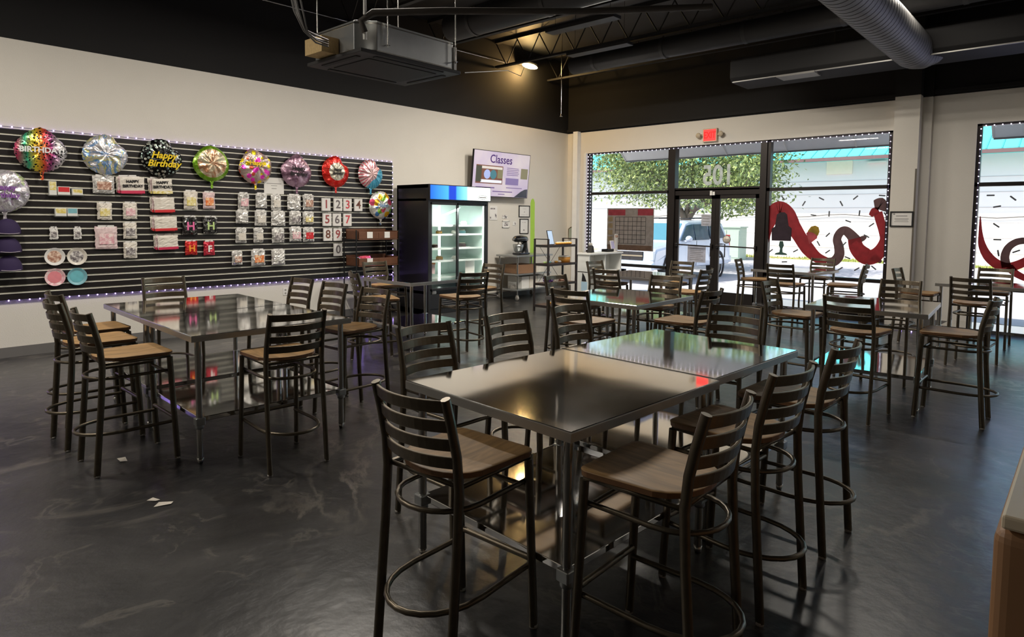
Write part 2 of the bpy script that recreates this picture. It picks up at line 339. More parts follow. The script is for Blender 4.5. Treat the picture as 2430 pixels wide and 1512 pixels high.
# ------------------------------------------------------------ LED strings
mLED = emis('led_violet', (.72, .60, 1.0), 9.0); mLEDW = emis('led_white', (.93, .90, 1.0), 7.0); mTAPE = mat('led_tape', (.38, .34, .5), .5)
bulb_me = None
def led_strip(a, b, pitch, label, m, r=.0085):
    a = Vector(a); b = Vector(b); d = b-a; n = int(d.length/pitch)
    o = thing('led_strip', label, 'string lights', a, group='LED light strips')
    MB().tube([(0, 0, 0), tuple(d)], .004, 5).build('tape', mTAPE, o)
    p = MB().ell((0, 0, 0), (r, r, r), 8, 6).build('bulb', m, o)
    for i in range(n+1):
        q = p if i == 0 else p.copy()
        if i: COL.objects.link(q); q.parent = o
        q.location = d*(i/n)
    return o
led_strip((.035, -12.3+1.4, 2.695), (.035, -5.19, 2.685), .1, 'violet LED string along the top edge of the black slat panel', mLED)
led_strip((.035, -10.9, .675), (.035, -5.19, .665), .1, 'violet LED string along the bottom edge of the black slat panel', mLED)
led_strip((.035, -5.165, .70), (.035, -5.165, 2.60), .1, 'violet LED string down the right edge of the black slat panel', mLED)
led_strip((.64, .0, 3.185), (6.74, .0, 3.185), .1, 'white LED string along the top of the wide shop window and doors', mLEDW)
led_strip((.60, .0, 1.00), (.60, .0, 3.14), .075, 'white LED string down the left edge of the shop window by the corner', mLEDW, .009)
led_strip((.655, .03, 1.00), (.655, .03, 3.14), .075, 'fainter second LED string beside the left window edge, behind the first', mLEDW, .007)
led_strip((6.765, .0, 1.0), (6.765, .0, 3.14), .1, 'white LED string down the window edge left of the white pier', mLEDW, .007)
led_strip((7.99, .0, .75), (7.99, .0, 3.14), .1, 'white LED string down the window edge right of the white pier', mLEDW, .008)
led_strip((8.05, .0, 3.185), (12.5, .0, 3.185), .1, 'white LED string along the top of the far right window', mLEDW)
led_strip((6.95, -.9, .006), (7.75, -.7, .006), .13, 'violet LED string lying on the floor below the white pier', mLED)
light('led_glow_fill', 'AREA', (.07, -11.6, .655), 9, (.38, .25, 1), (.75, 0, -.6), .03, 2.5)
light('led_glow_fill', 'AREA', (10.2, -.03, 3.14), 16, (.48, .52, 1), (0, -1, -.45), 4.2, .03)  # added lamp for a blue glare on the right-hand floor, bluer than the string
light('led_glow_fill', 'AREA', (.07, -5.9, .655), 3, (.38, .25, 1), (.75, 0.2, -.5), .03, 1.4)
# ------------------------------------------------------------ bar stools
def make_stool():
    root = thing('bar_stool', 'x', 'bar stool')
    # seat: wide front with round corners, narrower round back, slightly dished
    out = []
    hw, yf, yb = .215, .215, -.215
    for k in range(7): a = PI/2*k/6; out.append((hw-.045+.045*math.sin(a), yf-.045+.045*math.cos(a)))
    for k in range(1, 12):
        a = PI*k/12; out.append((hw*(.96)*math.cos(a) if True else 0, -.02-.20*math.sin(a)**.75))
    for k in range(7): a = PI/2*k/6; out.append((-hw+.045-.045*math.cos(a), yf-.045+.045*math.sin(a)))
    n = len(out); mb = MB(); vs = []; rings = [1.0, .985, .9, .7, .45, .2]
    def dish(x, y): return -.010*(1-min(1, (x/.2)**2))*(1-min(1, ((y+.03)/.2)**2))
    for s in rings:
        for x, y in out: X, Y = x*s, y*s; vs.append((X, Y, (.757 if s == 1 else .760)+dish(X, Y)))
    vs.append((0, 0, .760+dish(0, 0))); fs = []
    for i in range(len(rings)-1):
        for k in range(n): fs.append((i*n+k, (i+1)*n+k, (i+1)*n+(k+1) % n, i*n+(k+1) % n))
    for k in range(n): fs.append(((len(rings)-1)*n+k, len(rings)*n, (len(rings)-1)*n+(k+1) % n))
    mb.add(vs, fs, 0, True)
    b0 = [(x, y, .757) for x, y in out]; b1 = [(x*.99, y*.99, .736) for x, y in out]
    mb.add(b0+b1, [(k, (k+1) % n, n+(k+1) % n, n+k) for k in range(n)]+[tuple(range(n, 2*n))], 1)
    mb.build('seat', [mWOOD, mWOODE], root)
    def leg(pts, nm='leg'):
        o = MB().tube(pts, .0190, 8, sx=1.05, sy=.85, refup=(0, 1, 0)).build(nm, mFR, root)
        p = pts[0]
        MB().lathe([(.0, 0), (.017, 0), (.017, .014), (0, .014)], (p[0], p[1], 0), 10).build('glide', mCAP, o)
        return o
    for s in (-1, 1):
        leg([(s*.200, -.262, .008), (s*.199, -.243, .25), (s*.197, -.222, .52), (s*.195, -.212, .72), (s*.193, -.222, .84), (s*.190, -.248, .96), (s*.188, -.275, 1.062)])
        leg([(s*.205, .222, .008), (s*.195, .190, .72)])
    for zc, yc, bow in ((1.032, -.269, .052), (.957, -.247, .056), (.886, -.230, .056), (.818, -.219, .052)):
        vs = []; fs = []; n = 12
        for i in range(n+1):
            u = -1+2*i/n; x = u*.186; y = yc-bow*(1-u*u)
            lean = .0045
            for (dy, dz) in ((-.007, -.023), (.007, -.023), (.007, .0), (.007, .023), (-.007, .023), (-.007, 0)):
                vs.append((x, y+dy-(dz*.16), zc+dz))
        for i in range(n):
            for k in range(6): fs.append((i*6+k, i*6+(k+1) % 6, (i+1)*6+(k+1) % 6, (i+1)*6+k))
        fs += [tuple(range(6)), tuple(range(n*6, n*6+6))]
        MB().add(vs, fs, 0, False) or None
        m_ = MB(); m_.add(vs, fs, 0, False); m_.build('back_slat', mFR2, root, .003)
    # under-seat frame, brace hoop and foot ring
    MB().tube([(-.19, .19, .725), (.19, .19, .725), (.19, -.20, .725), (-.19, -.20, .725)], .011, 6, closed=True).build('seat_frame', mFR, root)
    def hoop(z, fr, back, r, side):
        pts = [(-side, .20, z), (-side-.002, .05, z), (-side-.006, -.08, z)]
        for k in range(1, 12):
            a = PI*k/12; pts.append((-(side+.004)*math.cos(a), -.10-back*math.sin(a), z))
        pts += [(side+.006, -.08, z), (side+.002, .05, z), (side, .20, z)]
        return MB().tube(pts, r, 8)
    hoop(.625, 1, .17, .0105, .178).build('brace_hoop', mFR, root)
    hoop(.265, 1, .235, .0115, .186).build('foot_ring', mFR, root)
    MB().tube([(-.19, .197, .60), (.19, .197, .60)], .011, 8).build('front_rail', mFR, root)
    MB().tube([(-.19, .205, .30), (.19, .205, .30)], .013, 8).build('front_rail', mFR, root)
    return root
stool0 = make_stool(); first = [True]
def stool(x, y, th, label, group='bar stools around the steel tables'):
    # x, y: the midpoint between the two post tops
    a = math.radians(th); f = Vector((-math.sin(a), math.cos(a), 0)); p = Vector((x, y, 0))+f*.275
    o = stool0 if first[0] else dup(stool0)
    first[0] = False
    o.location = p; o.rotation_euler = (0, 0, a); o['label'] = label; o['group'] = group
    return o
ST = [
 (7.57, -10.78, 3, 'nearest bar stool of all, dark ladder back, at the near end of the foreground table'),
 (8.485, -10.11, 91, 'nearest bar stool right of the foreground table, whole brown seat in view'),
 (8.465, -9.416, 84, 'middle one of three bar stools along the right side of the foreground tables'),
 (8.475, -8.67, 88, 'farthest of three bar stools along the right side of the foreground tables'),
 (6.5, -9.818, -91, 'nearest bar stool on the left side of the foreground tables, seat tucked under'),
 (6.525, -9.139, -91, 'middle bar stool on the left side of the foreground tables'),
 (6.56, -8.5, -91, 'farthest bar stool left of the foreground tables, tan seat behind its slats'),
 (7.448, -7.63, 184, 'bar stool at the far end of the foreground tables, its back above the tabletop reflection'),
 (5.92, -7.66, 3, 'dark bar stool at the near side of the leafy-reflection table, back to the camera'),
 (4.93, -6.62, -88, 'bar stool on the left of the leafy-reflection table'),
 (5.81, -5.7, 180, 'bar stool behind the leafy-reflection table, pale brown seat facing the camera'),
 (6.84, -6.72, 89, 'bar stool on the right of the leafy-reflection table, round seat under its back'),
 (5.69, -4.42, 94, 'bar stool right of the table before the door, seen side-on'),
 (4.71, -3.199, 175, 'bar stool behind the table before the door, near the dark window post'),
 (3.772, -4.21, -91, 'bar stool left of the table before the door, in front of the white counter'),
 (4.79, -5.42, -1, 'bar stool on the near side of the entrance table, back before the white counter'),
 (7.87, -6.37, -5, 'bar stool at the near side of the right middle table, wide back to the camera'),
 (6.87, -5.445, -92, 'bar stool left of the right middle table, seen edge-on with its grey seat'),
 (7.843, -4.23, 176, 'bar stool behind the right middle table, facing the camera'),
 (8.79, -5.62, 90, 'bar stool right of the right middle table, its curved slats seen end-on'),
 (8.34, -3.24, -5, 'bar stool before the table by the far right window'),
 (8.37, -1.02, 178, 'bar stool behind the table by the far right window, against the glass'),
 (5.024, -1.88, -79, 'bar stool standing alone in the light of the glass doors, seen side-on'),
 (5.96, -2.6, -2, 'bar stool at the near side of the table by the painted window'),
 (5.93, -0.46, 177, 'bar stool behind the table by the painted window, against the glass'),
 (6.9, -1.75, 99, 'bar stool right of the table by the painted window, its narrow back edge-on'),
 (7.38, -2.154, -93, 'bar stool in front of the white pier, facing the far right table'),
 (4.53, -11.06, -1, 'nearest of three bar stools along the front of the left double table'),
 (3.86, -11.07, 0, 'middle of three bar stools along the front of the left double table'),
 (3.28, -10.94, 1, 'farthest of three bar stools along the front of the left double table'),
 (2.43, -9.835, -92, 'bar stool at the wall end of the left double table, below the slat panel'),
 (5.53, -10.08, 86, 'bar stool at the right end of the left double table with tan seat'),
 (3.43, -8.86, 181, 'leftmost of three bar stools behind the left double table, backs to the white wall'),
 (4.03, -8.86, 181, 'middle of three bar stools behind the left double table'),
 (4.7, -8.87, 182, 'rightmost of three bar stools behind the left double table, round tan seat in full view'),
 (3.14, -8.06, -22, 'bar stool at the near left of the small table by the drinks fridge'),
 (1.81, -6.827, -91, 'bar stool on the wall side of the table by the drinks fridge, pale shiny slats'),
 (4.03, -7, 78, 'near one of two bar stools right of the table by the drinks fridge'),
 (3.218, -5.83, 181, 'far one of two bar stools right of the fridge table, before the glass doors'),
]
for a in ST: stool(*a)
# ------------------------------------------------------------ steel tables
def make_table(name, label, x, y, wx, ly, rot, shelf=True, group='stainless steel work tables'):
    root = thing(name, label, 'table', (x, y, 0), math.radians(rot), group)
    H = .89; X, Y = wx/2, ly/2
    mb = MB(); r = .012; lip = .042
    prof = [(0, 0), (.004, -.004), (.005, -lip), (-.012, -lip), (-.012, -lip+.004)]
    def ring(off, z): return [(-X-off, -Y-off, z), (X+off, -Y-off, z), (X+off, Y+off, z), (-X-off, Y+off, z)]
    R = [ring(-.006, H), ring(-.001, H-.0015), ring(0, H-.006), ring(0, H-lip), ring(-.014, H-lip)]
    vs = [v for q in R for v in q]; fs = [(0, 1, 2, 3)]
    for i in range(len(R)-1):
        for k in range(4): fs.append((i*4+k, (i+1)*4+k, (i+1)*4+(k+1) % 4, i*4+(k+1) % 4))
    mb.add(vs, fs[:5]); mb.add(vs, fs[5:], 1); mb.box((-X+.03, -Y+.03, H-.035), (X-.03, Y-.03, H-.008)); mb.build('tabletop', [mSTEEL, mEDGE], root)
    for sx in (-1, 1):
        for sy in (-1, 1):
            px, py = sx*(X-.06), sy*(Y-.06)
            lg = MB().tube([(px, py, .035), (px, py, H-.04)], .0205, 14).build('leg', mCHR, root)
            MB().lathe([(.0, 0), (.014, 0), (.018, .012), (.022, .04), (0, .04)], (px, py, 0), 12).build('bullet_foot', mCHR, lg)
            if shelf: MB().cbox((px, py, .293), (.062, .062, .052)).lathe([(.021, .24), (.029, .245), (.029, .275), (.021, .28)], (px, py, 0), 14).build('collar', mGALV, lg, .006)
    if shelf:
        MB().box((-X+.06, -Y+.06, .285), (X-.06, Y-.06, .318)).build('undershelf', mSTEEL, root, .004)
    return root
T1 = make_table('steel_table', 'foreground stainless table, nearer of the two joined tables', 7.475, -9.735, 1.06, 1.15, -3)
make_table('steel_table', 'stainless table joined to the far end of the foreground one, reflecting the window', 7.515, -8.62, 1.03, 1.05, -3)
make_table('steel_table', 'right half of the left double table, nearest to the tan stool row', 4.49, -9.94, 1.08, 1.2, -2)
make_table('steel_table', 'left half of the left double table, towards the slat panel wall', 3.40, -9.90, 1.08, 1.2, -2)
make_table('steel_table', 'stainless table in front of the black drinks fridge', 2.73, -6.77, 1.02, 1.06, -1)
make_table('steel_table', 'stainless table mirroring the tree leaves, centre of the room', 5.71, -6.50, 1.10, 1.14, 0)
make_table('steel_table', 'long stainless table on the middle right of the room', 7.81, -5.19, 1.0, 1.14, 4)
make_table('steel_table', 'stainless table in front of the entrance, next to the white counter', 4.50, -3.95, 1.10, 1.1, 4)
make_table('steel_table', 'stainless table by the painted window left of the pier', 5.70, -1.18, 1.05, .98, -4)
make_table('steel_table', 'stainless table at the far right window', 8.42, -1.75, 1.15, .82, -2)
# ------------------------------------------------------------ slat panel and its goods (left wall)
mSLAT = mat('black_slat_laminate', (.13, .115, .115), .35, var=.1)
mALU = mat('groove_insert', (.98, .96, .90), .35, .1, var=.1)
sp = thing('slat_panel', 'long black slat wall panel with bright metal grooves on the left wall', 'display panel', (.002, -5.17, .68))
mb = MB(); zlo, zhi = 0.0, 1.99; g0, gp = .084, .0838; y0, y1 = -7.0, 0.0
z = zlo
for i in range(23):
    gz = g0+gp*i; mb.box((.0, y0, z), (.032, y1, gz-.009)); z = gz+.009
mb.box((.0, y0, z), (.032, y1, zhi)); mb.build('slat_board', mSLAT, sp)
mb = MB()
for i in range(23):
    gz = g0+gp*i; mb.box((.004, y0, gz-.010), (.018, y1, gz+.010)); mb.box((.018, y0, gz-.010), (.034, y1, gz-.0015))
mb.build('groove_insert', mALU, sp)
MB().box((0, 0, -.005), (.036, .014, zhi+.005)).build('edge_trim', mWHT, sp)
def crinkle(name, stops, scale=9, rough=.25, metal=.35, coat=.4, bump=.6):
    return ramp_mat(name, stops, 'noise', scale, rough, metal, bump=bump, detail=5, distort=1.5, coat=coat)
mFOIL = crinkle('silver_cellophane', [(0, (.42, .41, .40)), (.38, (.74, .73, .71)), (.5, (.93, .92, .90)), (1, (1, 1, .98))], 14, .25, .3)
mPEG = mat('chrome_peg', (.6, .6, .6), .3, .9)
def pack_mesh(w, h, d, seed, mats, name='bag'):
    # a filled hang bag: puffed middle, crimped top and bottom edges
    rnd = random.Random(seed); nx, nz = 9, 11; vs = []; fs = []
    for s in (1, -1):
        for j in range(nz+1):
            for i in range(nx+1):
                u = i/nx*2-1; v = j/nz*2-1
                puff = max(0, (1-u**4)*(1-abs(v)**3))**.5
                jx = rnd.uniform(-1, 1)*.006
                x = (s*d*.5*puff)+(rnd.uniform(-1, 1)*d*.14 if abs(u) < .95 and abs(v) < .95 else 0)
                vs.append((x, u*w/2*(1-.04*(1-abs(v)))+(jx if abs(v) < .99 else 0), v*h/2+(rnd.uniform(-1, 1)*.004)))
    n1 = (nx+1)*(nz+1)
    for s in (0, 1):
        for j in range(nz):
            for i in range(nx):
                a = s*n1+j*(nx+1)+i; q = (a, a+1, a+nx+2, a+nx+1); fs.append(q if s == 0 else q[::-1])
    for i in range(nx):
        for (r0) in (0, nz*(nx+1)): fs.append((r0+i, r0+i+1, n1+r0+i+1, n1+r0+i))
    for j in range(nz):
        for c in (0, nx): a = j*(nx+1)+c; fs.append((a, a+nx+1, n1+a+nx+1, n1+a))
    mb = MB(); mb.add(vs, fs, 0, False); return mb
PK = [0]
def pack(name, label, cat, y, z, w, h, m, d=.05, card=None, art=None, group=None, txt=None, tcol=None, x=.055, tilt=0, peg=True, tsize=None):
    PK[0] += 1
    r = thing(name, label, cat, (x+d*.3, y, z), 0, group); r.rotation_euler = (tilt, 0, 0)
    pack_mesh(w, h, d, PK[0], m).build('bag', m, r)
    mc = card or mPAPER
    if art: MB().box((d*.42, -w*.33, -h*.3), (d*.5+.006, w*.33, h*.16)).build('printed_insert', art, r, .002)
    if peg:
        MB().box((.0, -w*.36, h*.5-.012), (.004, w*.36, h*.5+.016)).build('header_card', mc, r)
        MB().tube([(-(x+d*.3)+.03, 0, h*.5+.006), (.045, 0, h*.5+.006), (.055, 0, h*.5+.016)], .0035, 6).build('peg_hook', mPEG, r)
    if txt:
        t = text_obj(txt, tsize or h*.62, 'lettering', tcol, r, ext=.0006, bold=.004); t.rotation_euler = WALLX; t.location = (d*.5+.008, 0, -h*.05)
    return r
C = lambda *a: mat(*a)
mPINKP = ramp_mat('pink_print', [(.36, (0.86, 0.62, 0.66)), (.5, (0.915, 0.76, 0.77)), (.62, (0.97, 0.9, 0.88))], 'noise', 26, .5, detail=3, distort=.6); mYELP = ramp_mat('yellow_print', [(.36, (0.86, 0.78, 0.4)), (.5, (0.9099999999999999, 0.855, 0.61)), (.62, (0.96, 0.93, 0.82))], 'noise', 26, .5, detail=3, distort=.6)
mREDP = mat('red_print', (.82, .18, .2), .5, var=.1); mCRP = mat('crimson_print', (.80, .20, .34), .5, var=.1); mCREAM = crinkle('cream_wrap', [(0, (.70, .66, .60)), (.5, (.88, .85, .80)), (1, (.97, .95, .9))], 8, .4, 0, .3, .25)
mPINKW = crinkle('pale_pink_wrap', [(0, (.72, .60, .60)), (.5, (.88, .78, .78)), (1, (.96, .92, .9))], 8, .4, 0, .3, .25)
mTANP = ramp_mat('tan_print', [(.36, (0.62, 0.42, 0.34)), (.5, (0.77, 0.62, 0.54)), (.62, (0.92, 0.82, 0.74))], 'noise', 26, .5, detail=3, distort=.6)
mORP = ramp_mat('orange_print', [(.36, (0.9, 0.42, 0.16)), (.5, (0.935, 0.63, 0.42000000000000004)), (.62, (0.97, 0.84, 0.68))], 'noise', 26, .5, detail=3, distort=.6); mTEAL = mat('teal_print', (.50, .72, .76), .4, var=.15, scale=20)
mGREYP = ramp_mat('grey_print', [(.36, (0.36, 0.33, 0.34)), (.5, (0.62, 0.595, 0.59)), (.62, (0.88, 0.86, 0.84))], 'noise', 26, .5, detail=3, distort=.6)
# candle and topper boxes at the left
for (nm, lb, y, z, w, h, m) in (
  ('candle_box', 'upright lilac and yellow candle box on the slat panel, left of the red box', -10.237, 2.003, .075, .165, mYELP),
  ('candle_box', 'red and white candle box on the slat panel between two yellow ones', -10.126, 1.976, .125, .100, mREDP),
  ('candle_box', 'small yellow candle box at the right of the red box', -9.985, 1.965, .110, .073, mYELP),
  ('candle_box', 'yellow and white candle box left of the pale blue box on the lower shelf rail', -10.165, 1.716, .115, .096, mYELP),
  ('candle_box', 'pale blue and white candle box on the lower shelf rail', -10.045, 1.718, .105, .097, mTEAL)):
    r = thing(nm, lb, 'box', (.036, y, z-h/2)); 
    MB().box((0, -w/2, 0), (.05, w/2, h)).build('carton', mWHT, r, .003); MB().box((.05, -w/2+.006, h*.35), (.0515, w/2-.006, h-.006)).build('printed_face', m, r)
    MB().box((.0, -w/2-.01, -.012), (.055, w/2+.01, 0)).build('shelf_clip', mPEG, r)
# hanging packs, column by column
pack('topper_pack', 'small white hang tag pack with grey square print, left one of a pair', 'party pack', -10.241, 1.456, .085, .138, mPAPER, .02, art=mGREYP)
pack('topper_pack', 'small white hang tag pack with grey square print, right one of a pair', 'party pack', -9.996, 1.454, .080, .141, mPAPER, .02, art=mGREYP)
pack('party_pack', 'tan printed party pack under the silver swirl balloon tail', 'party pack', -9.70, 2.07, .24, .22, mFOIL, .06, art=mTANP)
def stack(y, z, w, h, edge, what, txt=None):
    for i, (dy, dz, tl, wh) in enumerate(((-.02, .012, .05, 'back'), (-.005, -.006, -.03, 'middle'), (.012, .0, .04, 'front'))):
        r = pack('banner_pack', '%s, %s pack of the stack' % (what, wh), 'party pack', y+dy, z+dz, w*.86, h*.88, mCREAM if i != 1 else mPINKW, .022, group='banner packs hung three to a peg', x=.045+.03*i, tilt=tl, peg=(i == 0))
        MB().box((.006, -w*.42, -h*.46), (.013, w*.42, -h*.30)).build('coloured_border', edge, r)
        if i == 2 and txt:
            for k, tx in enumerate(txt):
                t = text_obj(tx, .05, 'lettering', mINK2, r, ext=.0006, bold=.002); t.rotation_euler = WALLX; t.location = (.018, 0, .045-.058*k)
stack(-9.394, 2.076, .33, .235, mCRP, 'HAPPY BIRTHDAY banner in pink edged wrap', ('HAPPY', 'BIRTHDAY'))
stack(-9.035, 2.079, .29, .22, mYELP, 'HAPPY BIRTHDAY banner in yellow edged wrap', ('HAPPY', 'BIRTHDAY'))
stack(-9.015, 1.831, .30, .22, mREDP, 'white banner in red edged wrap, second row down')
stack(-9.003, 1.576, .33, .205, mREDP, 'white banner in red edged wrap, third row down')
stack(-8.982, 1.324, .30, .205, mCRP, 'white banner in crimson edged wrap, fourth row down')
pack('party_pack', 'white pack with pale green scribble, left of two beneath the tan pack', 'party pack', -9.697, 1.734, .165, .211, mCREAM, .04, art=mYELP)
pack('party_pack', 'white pack with pale pink scribble, right of two in the second row', 'party pack', -9.405, 1.742, .165, .210, mCREAM, .04, art=mPINKP)
pack('party_pack', 'large pale square pack with rose swirls, left of the narrow column', 'party pack', -9.687, 1.398, .25, .284, mPINKW, .03, art=mPINKP)
pack('party_pack', 'white pack with a dark grey figure, upper of the narrow column', 'party pack', -9.413, 1.484, .157, .207, mCREAM, .04, art=mGREYP)
pack('party_pack', 'white pack with light grey strokes, lower of the narrow column', 'party pack', -9.417, 1.231, .160, .206, mCREAM, .04, art=mGREYP)
pack('balloon_pack', 'yellow and white balloon pack, top left of the four letter packs', 'party pack', -8.647, 1.902, .185, .254, mCREAM, .05, art=mYELP)
pack('balloon_pack', 'pink and orange balloon pack beside the yellow one', 'party pack', -8.400, 1.905, .165, .237, mPINKW, .05, art=mORP)
mBLKF = crinkle('black_foil_wrap', [(0, (.05, .05, .05)), (.5, (.16, .15, .15)), (.7, (.6, .6, .58)), (1, (.9, .9, .88))], 12, .25, .4)
mREDF = crinkle('red_foil_wrap', [(0, (.55, .05, .06)), (.5, (.85, .16, .16)), (1, (.98, .45, .35))], 12, .25, .3)
mCRF = crinkle('crimson_foil_wrap', [(0, (.5, .05, .12)), (.5, (.80, .18, .26)), (1, (.95, .45, .5))], 12, .25, .3)
mPKT = mat('pink_letter', (.93, .45, .66), .5); mYLT = mat('orange_letter', (.99, .62, .2), .5); mWHL = mat('white_letter', (.97, .95, .93), .5); mGNL = mat('pale_green_letter', (.75, .85, .55), .5)
pack('letter_balloon_pack', 'black and pink letter H balloon pack', 'party pack', -8.665, 1.551, .20, .25, mBLKF, .05, txt='H', tcol=mPKT)
pack('letter_balloon_pack', 'black and silver letter H balloon pack, right of the pink one', 'party pack', -8.390, 1.554, .20, .24, mBLKF, .05, txt='H', tcol=mGNL)
pack('letter_balloon_pack', 'red letter H balloon pack', 'party pack', -8.655, 1.240, .160, .192, mREDF, .05, txt='H', tcol=mYLT)
pack('letter_balloon_pack', 'crimson letter F balloon pack', 'party pack', -8.412, 1.228, .150, .199, mCRF, .05, txt='F', tcol=mWHL)
rows = ['top', 'second', 'third', 'bottom']; cols = ['first', 'second', 'third', 'fourth', 'fifth']
SILV = [(0, 0, -7.906, 1.907, .165, .238), (0, 1, -7.633, 1.922, .175, .215), (0, 2, -7.401, 1.901, .160, .234), (0, 3, -7.102, 1.912, .225, .232), (0, 4, -6.857, 1.919, .19, .236),
 (1, 0, -7.931, 1.678, .185, .19), (1, 1, -7.649, 1.660, .185, .23), (1, 2, -7.368, 1.654, .23, .218), (1, 3, -7.087, 1.665, .20, .205), (1, 4, -6.861, 1.664, .195, .196),
 (2, 0, -7.954, 1.401, .16, .214), (2, 1, -7.686, 1.400, .15, .213), (2, 2, -7.374, 1.396, .20, .218), (2, 3, -7.084, 1.410, .205, .223), (2, 4, -6.859, 1.403, .195, .218),
 (3, 0, -8.017, 1.072, .155, .201), (3, 1, -7.697, 1.068, .215, .239), (3, 2, -7.378, 1.062, .22, .233)]
arts = {(0, 0): mPINKP, (0, 4): mTANP, (1, 4): mYELP, (2, 3): mPINKP, (2, 4): mREDP, (3, 0): mTANP, (3, 1): mORP, (1, 3): mGREYP, (2, 1): mCREAM, (2, 2): mGREYP}
for (r_, c_, y, z, w_, h_) in SILV:
    pack('foil_balloon_pack', 'crinkled silver balloon pack, %s row, %s from the left in the silver block' % (rows[r_], cols[c_]), 'party pack', y, z, w_, h_, mFOIL, .085, art=arts.get((r_, c_), None if (r_+c_) % 2 else mCREAM), group='silver balloon packs in the middle of the slat panel')
mNUM = [mat('number_rose', (.62, .30, .30), .5), mat('number_brown', (.45, .28, .22), .5), mat('number_red', (.80, .30, .33), .5), mat('number_grey', (.45, .42, .42), .5)]
for k, (dg, y, z) in enumerate((('1', -6.532, 1.892), ('2', -6.311, 1.894), ('3', -6.127, 1.894), ('4', -5.914, 1.897), ('5', -6.516, 1.646), ('6', -6.332, 1.644), ('7', -6.131, 1.644), ('8', -6.505, 1.401), ('9', -6.320, 1.399), ('0', -6.316, 1.146))):
    r = thing('number_card_pack', 'white card pack with a large digit %s' % dict(zip('1234567890', 'one two three four five six seven eight nine zero'.split()))[dg], 'party pack', (.05, y, z), 0, 'number packs on the slat panel')
    MB().box((0, -.078, -.104), (.03, .078, .104)).build('card_sleeve', mPAPER, r, .003)
    MB().tube([(-.02, 0, .11), (.04, 0, .11), (.048, 0, .118)], .0035, 6).build('peg_hook', mPEG, r)
    t = text_obj(dg, .19, 'digit', mNUM[(k*7) % 4], r, ext=.0006, bold=.003); t.rotation_euler = WALLX; t.location = (.032, 0, 0)
# dessert plates
for k, (y, z, lb, ma, mb_) in enumerate(((-10.242, 1.175, 'white paper plate with a dotted centre, upper left of the plate square', mPAPER, mTANP), (-10.012, 1.169, 'white paper plate with dark lettering centre, upper right of the plate square', mCREAM, mGREYP),
   (-10.247, .925, 'pink paper plate, lower left of the plate square', mPINKP, mat('rose_print', (.90, .55, .58), .4, var=.15, scale=20)), (-10.018, .920, 'pale blue paper plate, lower right of the plate square', mTEAL, mat('aqua_print', (.45, .74, .78), .4, var=.25, scale=14)))):
    r = thing('paper_plate', lb, 'plate', (.04, y, z), 0, 'paper plates on the slat panel')
    MB().lathe([(0, .012), (.075, .012), (.082, .014), (.105, .034), (.107, .034), (.084, .006), (0, .004)], (0, 0, 0), 32, axis='X').build('plate_body', [ma], r)
    MB().lathe([(0, .0135), (.072, .0135)], (0, 0, 0), 32, axis='X').build('printed_centre', mb_, r)
# purple caps
mCAPP = mat('deep_purple_cloth', (.17, .11, .27), .8, var=.15); mMESH = mat('pale_cap_mesh', (.66, .62, .66), .8)
for k, z in enumerate((1.523, 1.312, 1.101)):
    r = thing('purple_cap', '%s of three deep purple caps at the left edge of the slat panel' % ('topmost', 'middle', 'lowest')[k], 'cap', (.05, -10.70, z-.06), 0, 'purple caps')
    vs = []; fs = []; n, m = 20, 8
    for i in range(m+1):
        t = PI/2*i/m
        for j in range(n): a = 2*PI*j/n; vs.append((.10+.10*math.sin(t)*math.cos(a), .125*math.sin(t)*math.sin(a), .17*math.cos(t)**.8))
    for i in range(m):
        for j in range(n): fs.append((i*n+j, (i+1)*n+j, (i+1)*n+(j+1) % n, i*n+(j+1) % n))
    q = MB(); q.add(vs, fs, 0, True); q.build('crown', mCAPP, r)
    q = MB(); vs = []
    for j in range(13): a = -PI/2+PI*j/12; vs.append((.12+.075*math.cos(a)*1.3, .115*math.sin(a), -.012-.02*math.cos(a)))
    q.prism([(v[0], v[1]) for v in vs], -.006, .0, 'Z'); q.build('visor', mCAPP, r)
    MB().tube([(.205, -.09, .006), (.222, -.04, .0), (.226, 0, -.002), (.222, .04, 0), (.205, .09, .006)], .004, 6).build('stitching', mMESH, r)
    MB().lathe([(.0, .18), (.008, .178), (.008, .17)], (.10, 0, -.008), 8).build('button', mCAPP, r)
    q = MB(); q.add([(.045, .126*math.sin(a)*1.0, .168*abs(math.cos(a))) if 0 else (.05+.0*a, .127*math.sin(a), .165*math.cos(a)) for a in [PI/6+PI/3*i/8 for i in range(9)]]+[(.10, .130*math.sin(a), .172*math.cos(a)) for a in [PI/6+PI/3*i/8 for i in range(9)]], [(i, i+1, i+10, i+9) for i in range(8)]); q.build('mesh_panel', mMESH, r)
# paper notice
r = thing('paper_notice', 'white notice sheet taped on the slat panel between two balloons', 'notice', (.035, -7.406, 2.156))
MB().box((0, -.16, -.125), (.004, .16, .125)).build('sheet', mPAPER, r, .002); MB().box((.004, -.12, .03), (.0048, .12, .038)).box((.004, -.05, -.0), (.0048, .05, .006)).box((.004, -.04, -.045), (.0048, .04, -.037)).build('print', mINK, r)
